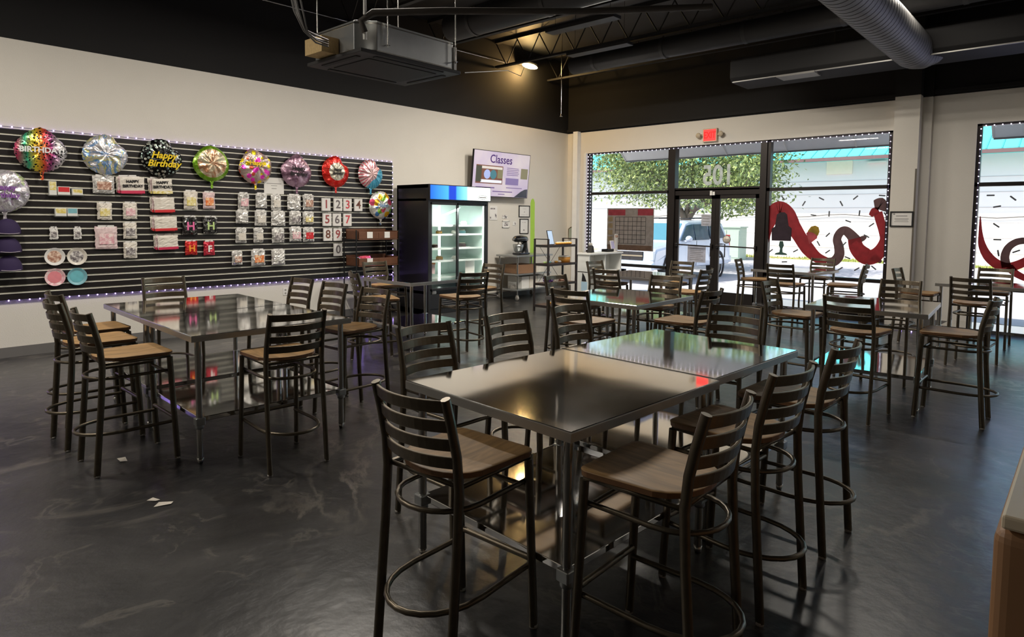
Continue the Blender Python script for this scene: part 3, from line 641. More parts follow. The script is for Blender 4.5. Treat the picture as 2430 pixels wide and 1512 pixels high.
# ---- foil balloons
def balloon_mat(kind):
    m = bpy.data.materials.new('balloon_foil_'+kind); m.use_nodes = True; nt = m.node_tree; N = nt.nodes; L = nt.links; p = N['Principled BSDF']
    p.inputs['Metallic'].default_value = .55; p.inputs['Roughness'].default_value = .2; p.inputs['Coat Weight'].default_value = .6
    tc = N.new('ShaderNodeTexCoord'); P = tc.outputs['Object']
    def cr(inp, stops, interp='LINEAR'):
        c = N.new('ShaderNodeValToRGB'); c.color_ramp.interpolation = interp; el = c.color_ramp.elements
        while len(el) < len(stops): el.new(.5)
        for e, (q, col) in zip(el, stops): e.position = q; e.color = lin(col)+(1,)
        L.new(inp, c.inputs[0]); return c.outputs[0]
    def noise(s, d=3, dist=0):
        n = N.new('ShaderNodeTexNoise'); n.inputs['Scale'].default_value = s; n.inputs['Detail'].default_value = d; n.inputs['Distortion'].default_value = dist; L.new(P, n.inputs[0]); return n.outputs[0]
    def mix(f, a, b):
        x = N.new('ShaderNodeMix'); x.data_type = 'RGBA'; L.new(f, x.inputs[0])
        for q, i in ((a, 6), (b, 7)):
            if isinstance(q, tuple): x.inputs[i].default_value = lin(q)+(1,)
            else: L.new(q, x.inputs[i])
        return x.outputs[2]
    sep = N.new('ShaderNodeSeparateXYZ'); L.new(P, sep.inputs[0])
    ln = N.new('ShaderNodeVectorMath'); ln.operation = 'LENGTH'
    cm = N.new('ShaderNodeCombineXYZ'); L.new(sep.outputs[1], cm.inputs[1]); L.new(sep.outputs[2], cm.inputs[2]); L.new(cm.outputs[0], ln.inputs[0]); R = ln.outputs['Value']
    at = N.new('ShaderNodeMath'); at.operation = 'ARCTAN2'; L.new(sep.outputs[2], at.inputs[0]); L.new(sep.outputs[1], at.inputs[1])
    def mathn(op, a, b=None, v=None):
        x = N.new('ShaderNodeMath'); x.operation = op; L.new(a, x.inputs[0])
        if b is not None: L.new(b, x.inputs[1])
        if v is not None: x.inputs[1].default_value = v
        return x.outputs[0]
    def dots(s, th):
        v = N.new('ShaderNodeTexVoronoi'); v.inputs['Scale'].default_value = s; L.new(P, v.inputs['Vector']); return mathn('LESS_THAN', v.outputs['Distance'], v=th), v.outputs['Color']
    if kind == 'rainbow':
        q = N.new('ShaderNodeMapRange'); q.inputs[1].default_value = -.25; q.inputs[2].default_value = .25; L.new(mathn('ADD', sep.outputs[1], mathn('MULTIPLY', noise(5), v=.14)), q.inputs[0])
        a = cr(q.outputs[0], [(0, (.75, .72, .72)), (.15, (.85, .25, .45)), (.35, (.20, .72, .55)), (.5, (.95, .85, .25)), (.68, (.92, .35, .25)), (.85, (.6, .25, .5)), (1, (.8, .78, .78))])
        d, c = dots(32, .33); col = mix(d, a, (.12, .15, .15))
    elif kind == 'swirl': col = cr(noise(4, 6, 2.5), [(0, (.35, .35, .36)), (.35, (.74, .74, .76)), (.47, (.95, .93, .92)), (.52, (.35, .62, .90)), (.56, (.90, .88, .55)), (.64, (.86, .84, .85)), (1, (.96, .95, .95))])
    elif kind == 'black':
        d, c = dots(26, .42); hs = N.new('ShaderNodeMix'); col = mix(mathn('MULTIPLY', d, mathn('GREATER_THAN', R, v=.13)), (.04, .04, .04), mix(noise(14), (.75, .45, .25), (.6, .9, .9)))
    elif kind == 'green':
        core = cr(noise(9, 5, 1), [(0, (.32, .25, .18)), (.4, (.72, .52, .38)), (.55, (.85, .80, .68)), (1, (.55, .68, .42))])
        rim = cr(noise(12, 4), [(0, (.22, .35, .06)), (.5, (.50, .70, .15)), (1, (.88, .98, .62))]); col = mix(mathn('GREATER_THAN', R, v=.20), core, rim)
    elif kind == 'confetti':
        base = cr(noise(5, 4, 1), [(0, (.55, .42, .38)), (.5, (.78, .68, .64)), (1, (.92, .86, .80))]); v = N.new('ShaderNodeTexVoronoi'); v.inputs['Scale'].default_value = 12; L.new(P, v.inputs['Vector'])
        sc = N.new('ShaderNodeSeparateColor'); L.new(v.outputs['Color'], sc.inputs[0]); cc = cr(sc.outputs[0], [(0, (.96, .85, .1)), (.4, (.95, .25, .75)), (.7, (.85, .35, .25))], 'CONSTANT'); col = mix(mathn('LESS_THAN', v.outputs['Distance'], v=.42), base, cc)
    elif kind == 'mauve': col = cr(noise(8, 5), [(0, (.28, .18, .24)), (.4, (.52, .38, .46)), (.55, (.74, .60, .68)), (1, (.90, .82, .86))])
    elif kind == 'red':
        rim = cr(noise(10, 4), [(0, (.6, .06, .05)), (.5, (.90, .16, .13)), (1, (1, .5, .42))]); core = cr(noise(14, 4), [(0, (.45, .40, .32)), (.45, (.85, .82, .74)), (1, (.92, .90, .84))]); col = mix(mathn('GREATER_THAN', R, v=.145), core, rim)
    elif kind == 'fan':
        st = mathn('GREATER_THAN', mathn('SINE', mathn('MULTIPLY', at.outputs[0], v=26)), v=0); a = mix(st, (.93, .86, .86), (.86, .45, .50)); b = mix(st, (.30, .70, .86), (.45, .80, .92))
        sel = mathn('GREATER_THAN', mathn('SUBTRACT', sep.outputs[1], mathn('MULTIPLY', sep.outputs[2], v=.8)), v=.09); outer = mix(sel, a, b); col = mix(mathn('GREATER_THAN', R, v=.10), (.88, .74, .74), outer)
    elif kind == 'flower':
        v = N.new('ShaderNodeTexVoronoi'); v.inputs['Scale'].default_value = 8; L.new(P, v.inputs['Vector']); sc = N.new('ShaderNodeSeparateColor'); L.new(v.outputs['Color'], sc.inputs[0])
        cc = cr(sc.outputs[0], [(0, (.93, .70, .15)), (.3, (.90, .35, .50)), (.5, (.55, .78, .30)), (.75, (.35, .55, .80))], 'CONSTANT')
        col = mix(mathn('MULTIPLY', mathn('LESS_THAN', v.outputs['Distance'], v=.5), mathn('GREATER_THAN', R, v=.07)), (.92, .91, .88), cc)
    else: col = cr(noise(7, 6, 1.5), [(0, (.45, .43, .45)), (.4, (.72, .70, .72)), (.52, (.90, .89, .90)), (.6, (.70, .62, .74)), (.66, (.70, .78, .55)), (1, (.95, .95, .95))])
    L.new(col, p.inputs['Base Color'])
    b = N.new('ShaderNodeBump'); b.inputs['Strength'].default_value = .7; b.inputs['Distance'].default_value = .02; L.new(noise(11, 5, 1.5), b.inputs['Height']); L.new(b.outputs[0], p.inputs['Normal'])
    return m
def balloon(label, y, z, kind, seed, tip=0.0, R=.255, lean=0, droop=0, bite=0):
    rnd = random.Random(seed); r = thing('foil_balloon', label, 'balloon', (.095, y, z), 0, 'round foil balloons on the slat panel')
    m = balloon_mat(kind); n, k = 56, 12; vs = []; fs = []
    def rad(a):
        q = R*(1+.012*math.cos(28*a)+.01*math.sin(5*a+seed))
        s = math.sin(a+lean)
        if s > 0: q *= 1-tip*abs(math.sin(2*(a+lean)))**1.2*.9
        if bite: q *= 1-bite*math.exp(-((a-PI/4)/.33)**2)
        return q
    for s in (1, -1):
        for i in range(k+1):
            f = i/k
            for j in range(n):
                a = 2*PI*j/n; q = rad(a)*f
                x = s*(.062*(1-f**2)**.6)+(.010*math.sin(9*a+3*f)*f*(1-f)*3)+(.01*math.cos(24*a)*max(0, f-.6)*(1-f)*5)
                x += droop*max(0, q*math.sin(a))*.35
                vs.append((x, q*math.cos(a), q*math.sin(a)))
    n1 = (k+1)*n
    for s in (0, 1):
        for i in range(k):
            for j in range(n):
                a = s*n1+i*n+j; b = s*n1+i*n+(j+1) % n; q = (a, b, b+n, a+n); fs.append(q if s == 0 else q[::-1])
    mb = MB(); mb.add(vs, fs, 0, True); body = mb.build('foil_body', m, r)
    bot = rad(-PI/2)
    MB().prism([(-.028, -bot+.01), (.028, -bot+.01), (.014, -bot-.03), (.020, -bot-.085), (.0, -bot-.095), (-.018, -bot-.085), (-.013, -bot-.03)], -.003, .003, 'X').build('tail', m, r)
    MB().tube([(-.095, 0, .19), (-.02, 0, .19)], .004, 6).build('peg_hook', mPEG, r)
    return r, body
def btxt(r, lines, size, m, z0=0, dz=.06, shear=0, rot=0, x=.075):
    for i, s in enumerate(lines):
        t = text_obj(s, size, 'lettering', m, r, ext=.0006, bold=.003, shear=shear); t.rotation_euler = (PI/2, 0, PI/2); t.rotation_euler = (PI/2+0, rot*0, PI/2); t.location = (x, 0, z0-dz*i)
mYEL = mat('gold_letter', (.95, .82, .15), .4, .3); mSIL = mat('silver_letter', (.93, .93, .93), .4)
r, _ = balloon('rainbow round balloon reading BIRTHDAY, leftmost of the top row', -10.344, 2.45, 'rainbow', 1, .14, .262); btxt(r, ['BIRTHDAY!'], .088, mSIL, -.01)
r, _ = balloon('clear silver swirl balloon, second of the top row', -9.677, 2.447, 'swirl', 2, .05, .255, bite=.16)
r, _ = balloon('black balloon with coloured dots and yellow Happy Birthday script', -9.013, 2.452, 'black', 3, .0, .255, bite=.25); btxt(r, ['Happy', 'Birthday'], .12, mYEL, .03, .11, .3)
r, _ = balloon('green rimmed balloon with brown animal scribble', -8.365, 2.427, 'green', 4, .08, .253)
r, _ = balloon('silver balloon with pink and yellow confetti shapes', -7.727, 2.433, 'confetti', 5, .16, .26, lean=-.3); btxt(r, ['Happy'], .09, mYEL, .04)
r, _ = balloon('dusty mauve birthday balloon right of the notice sheet', -7.060, 2.408, 'mauve', 6, .18, .262, lean=.1); btxt(r, ['Happy', 'Birthday'], .085, mINK2, .03, .085)
r, _ = balloon('red rimmed balloon with a cream birthday centre', -6.365, 2.433, 'red', 7, .02, .255, bite=.22); btxt(r, ['Happy', 'Birthday'], .055, mINK2, .03, .06)
r, _ = balloon('pink and blue striped fan balloon, last of the top row', -5.678, 2.431, 'fan', 8, .0, .25, bite=.2)
r, _ = balloon('white balloon with bright flower blotches below the striped one', -5.472, 1.904, 'flower', 9, .02, .245); btxt(r, ['Hello'], .10, mat('pale_blue_letter', (.5, .62, .75), .5), .0)
r, _ = balloon('pale silver balloon cut by the left picture edge below the rainbow one', -10.71, 1.95, 'pale', 10, .0, .245); btxt(r, ['Happy', 'Birthday'], .08, mat('violet_letter', (.52, .32, .62), .5), .04, .09)
# ------------------------------------------------------------ drinks fridge
mFB = mat('fridge_black', (.10, .095, .10), .45, var=.1)
fx0, fx1, fy0, fy1, fh = .06, .93, -5.09, -3.60, 2.27
fr = thing('drinks_fridge', 'tall black two-door glass drinks fridge with a lit blue and white header', 'fridge', (fx0, fy0, 0)); 
W_, D_ = fy1-fy0, fx1-fx0
mb = MB().box((0, 0, .0), (D_, .05, fh)).box((0, W_-.05, 0), (D_-.03, W_, 2.0)).box((0, 0, 0), (.05, W_, fh)).box((0, .0, 2.20), (D_, W_, fh)).box((0, 0, .0), (D_-.04, W_, .10)).box((0, 0, .36), (D_-.05, W_, .42)).box((D_-.05, .05, 1.95), (D_-.02, W_-.05, 2.03)).box((0, 0, 1.98), (D_-.05, W_, 2.03))
mb.build('body', mFB, fr, .006)
MB().box((.05, .05, .42), (.06, W_-.05, 1.98)).box((.06, .05, .42), (D_-.07, .058, 1.98)).box((.06, W_-.058, .42), (D_-.07, W_-.05, 1.98)).build('white_liner', mat('white_liner', (.86, .92, .90), .4), fr)
mHEAD = ramp_mat('lit_header_print', [(0, (.06, .35, .85)), (.28, (.25, .62, .95)), (.3, (.05, .22, .72)), (.40, (.05, .22, .72)), (.42, (.25, .60, .93)), (.58, (.50, .80, .97)), (.62, (.93, .97, .97)), (1, (.90, .96, .93))], 'wave', 1, .4)
hn = mHEAD.node_tree; wv = [x for x in hn.nodes if x.type == 'TEX_WAVE'][0]; hn.nodes.remove(wv)
mpn = [x for x in hn.nodes if x.type == 'MAPPING'][0]; sx_ = hn.nodes.new('ShaderNodeSeparateXYZ'); hn.links.new(mpn.outputs[0], sx_.inputs[0])
mm_ = hn.nodes.new('ShaderNodeMapRange'); mm_.inputs[1].default_value = 0; mm_.inputs[2].default_value = W_; hn.links.new(sx_.outputs[1], mm_.inputs[0])
rp_ = [x for x in hn.nodes if x.type == 'VALTORGB'][0]; hn.links.new(mm_.outputs[0], rp_.inputs[0])
pp_ = hn.nodes['Principled BSDF']; hn.links.new(rp_.outputs[0], pp_.inputs['Emission Color']); pp_.inputs['Emission Strength'].default_value = .75
hd = MB().box((D_, .0, 2.0), (D_+.035, W_+.0, fh)).build('header_frame', mFB, fr, .004)
MB().box((D_+.035, .015, 2.015), (D_+.04, W_-.015, fh-.015)).build('header_panel', mHEAD, hd)
MB().tube([(D_+.042, W_-.22+.12*math.cos(a), 2.075+.035*math.sin(a)) for a in [2*PI*i/20 for i in range(20)]], .003, 5, closed=True).box((D_+.04, W_-.31, 2.068), (D_+.043, W_-.13, 2.084)).build('oval_logo', mINK, hd)
for i, (a, b) in enumerate(((.045, .705), (.70, 1.445))):
    off = .0 if i == 0 else -.03
    q = MB().box((D_-.03+off, a, .42), (D_+.0+off, a+.04, 1.96)).box((D_-.03+off, b-.04, .42), (D_+off, b, 1.96)).box((D_-.03+off, a, .42), (D_+off, b, .46)).box((D_-.03+off, a, 1.92), (D_+off, b, 1.96)).build('sliding_door', mFB, fr, .003)
    MB().box((D_-.018+off, a+.03, .45), (D_-.012+off, b-.03, 1.93)).build('door_glass', mGLASS, q)
    MB().box((D_+off, (b-.034) if i == 0 else a+.01, .95), (D_+.012+off, (b-.014) if i == 0 else a+.03, 1.5)).build('pull_strip', mat('door_pull', (.25, .25, .26), .4), q)
mWIRE = mat('white_wire', (.88, .92, .90), .4)
for j, z in enumerate((.62, .93, 1.15, 1.40, 1.56)):
    for i in (0, 1):
        a = .06+i*.70; q = MB(); q.box((.08, a, z-.012), (D_-.10, a+.66, z+.0)); q.box((D_-.10, a, z-.022), (D_-.09, a+.66, z+.012))
        q.build('shelf', mWIRE, fr)
MB().box((D_-.09, W_-.085, .46), (D_-.07, W_-.065, 1.92)).box((.3, .72, .46), (.33, .75, 1.92)).build('light_tube', emis('fridge_tube', (.93, 1, .95), 5.0), fr)
light('fridge_light', 'AREA', (fx0+D_-.10, fy0+.75, 1.90), 26, (.88, 1, .94), (-.3, 0, -1), .12, 1.1)
MB().box((D_-.05, .06, .10), (D_-.03, W_-.06, .36)).build('kick_grille', mFB, fr)
q = MB()
for k in range(6): q.box((D_-.03, .30, .13+.036*k), (D_-.02, W_-.10, .142+.036*k))
q.build('grille_slat', mat('grille_grey', (.42, .41, .40), .4, .4), fr)
MB().lathe([(0, .0), (.05, 0), (.05, .004), (0, .004)], (D_-.045, .17, .385), 24, axis='X').build('badge', mPAPER, fr)
def item(name, label, cat, loc, build, group=None, rz=0):
    r = thing(name, label, cat, loc, rz, group); build(r); return r
mCLR = mat('clear_plastic', (.80, .85, .84), .2, var=.1); mCAKE = mat('cake_white', (.92, .90, .86), .7); mCHOC = mat('chocolate', (.25, .15, .12), .6); mGOLD = mat('sponge_gold', (.80, .60, .25), .7, var=.2)
def cakebox(c, s=.1):
    def f(r):
        MB().box((-s, -s, 0), (s, s, .008)).build('tray', mWHT, r)
        MB().lathe([(0, 0), (s*.7, 0), (s*.7, s*.5), (s*.5, s*.62), (0, s*.66)], (0, 0, .008), 16).build('cake', c, r)
        MB().tube([(s*.45*math.cos(2*PI*k/12), s*.45*math.sin(2*PI*k/12), .01+s*.66) for k in range(12)], s*.1, 6, closed=True).build('icing_ring', mCAKE, r)
    return f
for k, (y, z, c, s, lb) in enumerate(((-4.55, .93, mGOLD, .09, 'golden cake on the lowest left shelf of the fridge'), (-4.66, 1.15, mCHOC, .085, 'small dark cake on the left side of the fridge, second shelf up'), (-4.56, 1.40, mGOLD, .08, 'yellow iced cake on the left side of the fridge'),
   (-3.98, 1.15, mCHOC, .10, 'white topped dark cake on the right side of the fridge, second shelf up'), (-3.98, 1.40, mTEAL, .085, 'bluish iced cake on the right side of the fridge'), (-4.20, 1.40, mCAKE, .07, 'small white cake beside the bluish iced one in the fridge'), (-3.95, 1.56, mCAKE, .09, 'white cake on the top right shelf of the fridge'), (-4.19, .93, mCAKE, .07, 'small white cake low on the right side of the fridge'))):
    item('boxed_cake', lb, 'cake', (.60, y, z+.001), cakebox(c, s), 'cakes in the drinks fridge')
def card_box(w, d, h, m, lid=None):
    def f(r):
        MB().box((-d/2, -w/2, 0), (d/2, w/2, h)).build('carton', m, r, .003)
        if lid: MB().box((-d/2-.004, -w/2-.004, h-.02), (d/2+.004, w/2+.004, h+.006)).build('lid', lid, r)
    return f
item('tall_carton', 'tall white printed carton standing inside the left fridge door', 'box', (.66, -4.90, .622), card_box(.22, .2, .27, mPINKW, mORP))
item('white_menu_card', 'white card inside the right fridge door, behind the far stool', 'card', (.74, -3.92, .622), lambda r: MB().box((0, -.12, 0), (.006, .12, .30)).box((.006, -.09, .24), (.0068, .09, .26)).build('sheet', mPAPER, r))
# ------------------------------------------------------------ wall screen
tv = thing('wall_screen', 'large wall screen showing a lilac Classes slide, tilted down over the fridge', 'television', (.20, -2.49, 2.60)); tv.rotation_euler = (0, math.radians(5.5), 0)
TW, TH = 1.70, .93
MB().box((-.04, -TW/2, -TH/2), (.0, TW/2, TH/2)).box((.0, -TW/2, -TH/2), (.004, -TW/2+.012, TH/2)).box((0, TW/2-.012, -TH/2), (.004, TW/2, TH/2)).box((0, -TW/2, TH/2-.012), (.004, TW/2, TH/2)).box((0, -TW/2, -TH/2), (.004, TW/2, -TH/2+.012)).build('bezel', mRUB, tv, .003)
def screen(n, rgb, s=.62): return mat('screen_'+n, rgb, .25, emit=rgb, es=s, var=.04, scale=2)
scr = ramp_mat('screen_slide', [(0, (.62, .55, .70)), (.4, (.72, .67, .77)), (.6, (.78, .74, .78)), (1, (.84, .82, .80))], 'noise', 1.6, .25, 0, detail=3)
sn = scr.node_tree; pr = sn.nodes['Principled BSDF']; sn.links.new([x for x in sn.nodes if x.type == 'VALTORGB'][0].outputs[0], pr.inputs['Emission Color']); pr.inputs['Emission Strength'].default_value = .38
sc = MB().box((.0, -TW/2+.012, -TH/2+.012), (.003, TW/2-.012, TH/2-.012)).build('screen', scr, tv)
t = text_obj('Classes', .235, 'slide_title', screen('purple', (.26, .12, .42), .3), sc, bold=.003); t.rotation_euler = WALLX; t.location = (.0045, -.05, .30); t.scale = (.95, 1, 1)
q = MB()
q.box((.003, -.76, -.20), (.0042, .02, .17), 0); q.box((.0042, -.60, .10), (.005, .0, .15), 1); q.box((.0042, -.76, -.17), (.005, -.60, .15), 2); q.box((.0042, -.62, -.18), (.005, -.0, -.12), 3)
q.box((.0042, -.14, -.08), (.005, .02, .10), 4)
for cx, mi in ((-.44, 5), (-.26, 6)): q.lathe([(0, .0055), (.095, .0055)], (0, cx, -.01), 20, mi, axis='X')
q.box((.003, .12, -.20), (.0042, .52, -.06), 7)
for k in range(5): q.box((.003, .14, .0+.035*k), (.0042, .50+.02*(k % 2), .013+.035*k), 8)
q.box((.003, .58, -.06), (.0042, .80, .16), 4); q.box((.003, -.74, -.29), (.0042, -.20, -.265), 8); q.box((.003, -.25, -.36), (.0042, .35, -.34), 8); q.box((.003, .15, -.27), (.0042, .65, -.255), 8); q.box((.003, -.08, -.41), (.0042, .12, -.395), 8)
q.prism([(.42, -.45), (.83, -.45), (.83, -.27), (.74, -.28), (.62, -.33)], .003, .0042, 'X', 9)
q.build('slide_picture', [screen('brown', (.45, .28, .22), .3), screen('cream', (.80, .78, .76), .4), screen('olive', (.26, .27, .22), .3), screen('white', (.86, .88, .93), .4), screen('khaki', (.48, .46, .34), .35), screen('sky', (.62, .68, .88), .4), screen('teal', (.25, .45, .50), .4), screen('lilac', (.48, .42, .62), .35), screen('violet', (.42, .34, .55), .35), screen('dark', (.16, .18, .24), .2)], sc)
MB().box((-.16, -.2, -.15), (-.04, .2, .15)).build('wall_mount', mRUB, tv)
# ------------------------------------------------------------ small things on the left wall
def wall_sheet(name, label, cat, y, z, w, h, frame=None, prints=(), m=mPAPER):
    r = thing(name, label, cat, (.002, y, z))
    if frame:
        t_ = .014
        MB().box((0, -w/2, -h/2), (.018, -w/2+t_, h/2)).box((0, w/2-t_, -h/2), (.018, w/2, h/2)).box((0, -w/2, h/2-t_), (.018, w/2, h/2)).box((0, -w/2, -h/2), (.018, w/2, -h/2+t_)).build('frame', frame, r)
    MB().box((0, -w/2+.005, -h/2+.005), (.006, w/2-.005, h/2-.005)).build('sheet', m, r)
    q = MB()
    for (a, b, c, d) in prints: q.box((.006, a*w, b*h), (.0068, c*w, d*h))
    if prints: q.build('print', mGREYP, r)
    return r
wall_sheet('framed_certificate', 'upper black-framed certificate left of the green stripe', 'picture frame', -1.557, 1.857, .36, .255, mRUB, ((-.2, .2, .2, .22), (-.3, -.3, .3, -.28), (-.02, -.12, .04, 0)))
wall_sheet('framed_certificate', 'lower black-framed certificate left of the green stripe', 'picture frame', -1.562, 1.527, .29, .33, mRUB, ((-.2, .25, .2, .27), (-.1, -.3, .1, -.2)))
wall_sheet('photo_print', 'narrow grey photo strip above the thick white-framed photo', 'photo', -2.181, 1.73, .17, .085, None, ((-.45, .0, .4, .45), (-.1, -.4, .3, .1)))
wall_sheet('photo_print', 'white-framed grey photo on the wall beside the fridge', 'photo', -2.156, 1.571, .22, .145, mWHT, ((-.2, -.25, .35, .3),))
wall_sheet('photo_print', 'tiny white note with a grey square next to the lower certificate', 'photo', -1.872, 1.587, .12, .10, None, ((0, -.25, .35, .3),))
wall_sheet('paper_poster', 'pale poster with grey flowers on the wall just past the fridge', 'poster', -2.535, 1.807, .24, .30, None, ((-.4, .25, .2, .35), (.2, -.35, .4, -.05), (-.45, -.45, -.3, -.25)))
r = thing('green_paint_stripe', 'lime green vertical stripe painted on the wall by the mixer', 'painted stripe', (.001, -1.265, .66)); vs = [(-.075, 0), (.075, 0), (.08, .5), (.072, 1.0), (.07, 1.40), (.04, 1.47), (.0, 1.49), (-.05, 1.46), (-.078, 1.38), (-.07, .8)]
MB().prism(vs, 0, .0015, 'X').build('stripe', mat('lime_paint', (.68, .84, .32), .7, var=.1), r)
r = thing('ornate_mirror', 'small ornate framed mirror hung on the corner wall above the bakery rack', 'mirror', (.20, -.03, 1.36))
MB().tube([(-.12, 0, -.13), (-.12, 0, .10), (-.06, 0, .14), (0, 0, .155), (.06, 0, .14), (.12, 0, .10), (.12, 0, -.13)], .012, 8, closed=True).build('frame', mat('antique_bronze', (.45, .38, .28), .5, .4), r)
MB().prism([(-.115, -.125), (.115, -.125), (.115, .10), (0, .145), (-.115, .10)], -.004, .004, 'Y').build('glass', mat('mirror_glass', (.72, .76, .70), .1, .6), r)
r = thing('wall_outlet', 'white double wall outlet low on the left wall below the LED string', 'outlet', (.001, -7.227, .51)); MB().box((0, -.037, -.058), (.006, .037, .058)).build('plate', mPAPER, r, .002); MB().box((.006, -.015, .012), (.0075, .015, .04)).box((.006, -.015, -.04), (.0075, .015, -.012)).build('socket', mCAP, r)
# ------------------------------------------------------------ steel cart with mixer
ct = thing('steel_cart', 'stainless rolling cart with two lower shelves under the stand mixer', 'cart', (.36, -1.92, 0))
CX, CY = .30, .58
MB().box((-CX, -CY, .90), (CX, CY, .935)).build('tabletop', mGALV, ct, .004)
for z in (.52, .20): MB().box((-CX+.02, -CY+.02, z), (CX-.02, CY-.02, z+.03)).build('shelf', mGALV, ct, .003)
for sx in (-1, 1):
    for sy in (-1, 1):
        px, py = sx*(CX-.045), sy*(CY-.06)
        lg = MB().tube([(px, py, .11), (px, py, .90)], .017, 10).build('leg', mCHR, ct)
        MB().lathe([(0, -.013), (.045, -.013), (.052, 0), (.045, .013), (0, .013)], (px, py, .052), 20, axis='Y').box((px-.02, py-.02, .055), (px+.02, py+.02, .11)).build('caster', mCAP, lg)
mx = thing('stand_mixer', 'black stand mixer on the steel cart before the green stripe', 'mixer', (.36, -2.05, .935))
mMIX = mat('gloss_black_enamel', (.10, .10, .11), .2, coat=.5)
MB().box((-.11, -.16, 0), (.11, .18, .04)).build('base', mMIX, mx, .02)
MB().tube([(0, .12, .03), (0, .13, .15), (0, .10, .26)], .07, 14, rs=[.085, .06, .07]).build('column', mMIX, mx)
MB().tube([(0, -.24, .32), (0, -.18, .33), (0, -.02, .335), (0, .14, .32), (0, .19, .31)], .07, 16, rs=[.035, .065, .075, .07, .04], refup=(0, 0, 1)).build('motor_head', mMIX, mx)
MB().lathe([(.05, 0), (.085, .03), (.11, .12), (.115, .17), (.11, .17), (.10, .1), (0, .02)], (0, -.09, .045), 22).build('bowl', mGALV, mx)
MB().tube([(0, -.09, .27), (0, -.09, .16)], .012, 8).lathe([(.0, .0), (.03, .0), (.035, .012), (0, .012)], (0, -.255, .32), 12, axis='Y').build('beater', mCHR, mx)
MB().tube([(.077, -.2, .335), (.077, .13, .335)], .006, 6).build('trim_band', mCHR, mx)
mCARD = mat('brown_cardboard', (.62, .48, .36), .8, var=.1)
item('wicker_box', 'brown woven crate on the middle shelf of the steel cart', 'box', (.36, -2.08, .551), card_box(.58, .4, .18, mat('woven_brown', (.56, .42, .31), .8, var=.25, scale=60)))
item('white_carton', 'white carton at the left end of the cart bottom shelf', 'box', (.36, -2.12, .231), card_box(.24, .4, .25, mPAPER)); item('white_carton', 'white carton in the middle of the cart bottom shelf', 'box', (.36, -1.86, .231), card_box(.24, .4, .25, mCREAM)); item('white_carton', 'white carton at the far end of the cart bottom shelf', 'box', (.36, -1.60, .231), card_box(.24, .4, .25, mPAPER))
item('cream_carton', 'cream carton beside the woven crate on the cart', 'box', (.36, -1.62, .551), card_box(.26, .38, .16, mCREAM))
item('folded_cloth', 'crumpled grey cloth at the left of the cart bottom shelf', 'cloth', (.40, -2.33, .231), lambda r: pack_mesh(.16, .14, .2, 99, None).build('cloth', mCAP, r))
# ------------------------------------------------------------ dark bakery rack
rk = thing('bakery_rack', 'dark brown metal rack of baked goods before the corner', 'shelf rack', (1.95, -2.86, 0)); RX, RY = .16, .42
for sx in (-1, 1):
    for sy in (-1, 1): MB().cbox((sx*RX, sy*RY, .665), (.03, .03, 1.33)).build('post', mDKRACK, rk, .002)
for sy in (-1, 1): MB().cbox((0, sy*RY, 1.325), (2*RX, .02, .016)).build('top_rail', mDKRACK, rk)
mPINE = mat('brown_shelf_board', (.42, .30, .24), .5, var=.2, scale=14)
for z in (.10, .50, .86, 1.20):
    s_ = MB().cbox((0, 0, z), (2*RX+.02, 2*RY, .03)).build('shelf', mPINE, rk); MB().cbox((RX+.012, 0, z), (.012, 2*RY, .045)).cbox((0, -RY-.012, z), (2*RX, .012, .045)).build('shelf_lip', mDKRACK, s_)
MB().tube([(-RX, -.30, 1.20), (-RX, .36, .52)], .004, 5).tube([(-RX, .36, 1.20), (-RX, -.30, .52)], .004, 5).build('cross_wire', mDKRACK, rk)
def pastry(r, n=1, c=mGOLD, s=.045):
    MB().ell((0, 0, s*.55), (s, s*1.2, s*.55), 12, 8).build('bun', c, r); MB().ell((0, 0, s*.95), (s*.6, s*.8, s*.22), 10, 6).build('icing', mCAKE, r)
for k in range(6):
    item('iced_bun', 'iced golden bun on the rack top shelf, %s of six from the left' % ('first', 'second', 'third', 'fourth', 'fifth', 'sixth')[k], 'bun', (1.99, -2.86+.0+.066*k*1.1, 1.216), pastry, 'iced buns on the rack top shelf')
item('round_cake', 'round golden cake in a clear tub on the rack shelf below the buns', 'cake', (1.95, -2.60, .876), lambda r: (MB().lathe([(0, 0), (.11, 0), (.115, .10), (0, .10)], (0, 0, 0), 24).build('sponge', mat('honey_sponge', (.72, .50, .18), .5, var=.2), r), MB().lathe([(0, .101), (.11, .101), (.10, .125), (0, .13)], (0, 0, 0), 24).build('cream_top', mCAKE, r)))
for k, (y, c, cn) in enumerate(((-3.18, mGNL, 'pale green'), (-3.08, mTEAL, 'teal'), (-2.98, mGREYP, 'grey'), (-2.88, mGOLD, 'golden'), (-2.78, mCAKE, 'white'))):
    item('iced_bun', 'small %s iced treat on the rack shelf left of the round cake' % cn, 'bun', (1.97, y, .876), lambda r, c=c: pastry(r, 1, c, .04), 'small treats on the rack second shelf')
for k, (y, c, cn) in enumerate(((-3.10, mat('purple_wrap', (.42, .32, .58), .5), 'purple'), (-2.93, mCAKE, 'white'), (-2.72, mTANP, 'tan'))):
    item('wrapped_loaf', '%s wrapped loaf on the low shelf of the dark rack' % cn, 'loaf', (1.97, y, .58), lambda r, c=c, k=k: pack_mesh(.15, .12, .16, 120+k, None).build('wrap', c, r), 'wrapped loaves on the rack')
item('iced_bun', 'lone golden bun on the bottom shelf of the dark rack', 'bun', (2.0, -3.02, .116), pastry)
r = thing('leaning_card', 'pale blue card in a dark frame leaning on the rack top', 'sign card', (1.97, -3.02, 1.217), 0); r.rotation_euler = (math.radians(0), math.radians(-14), 0)
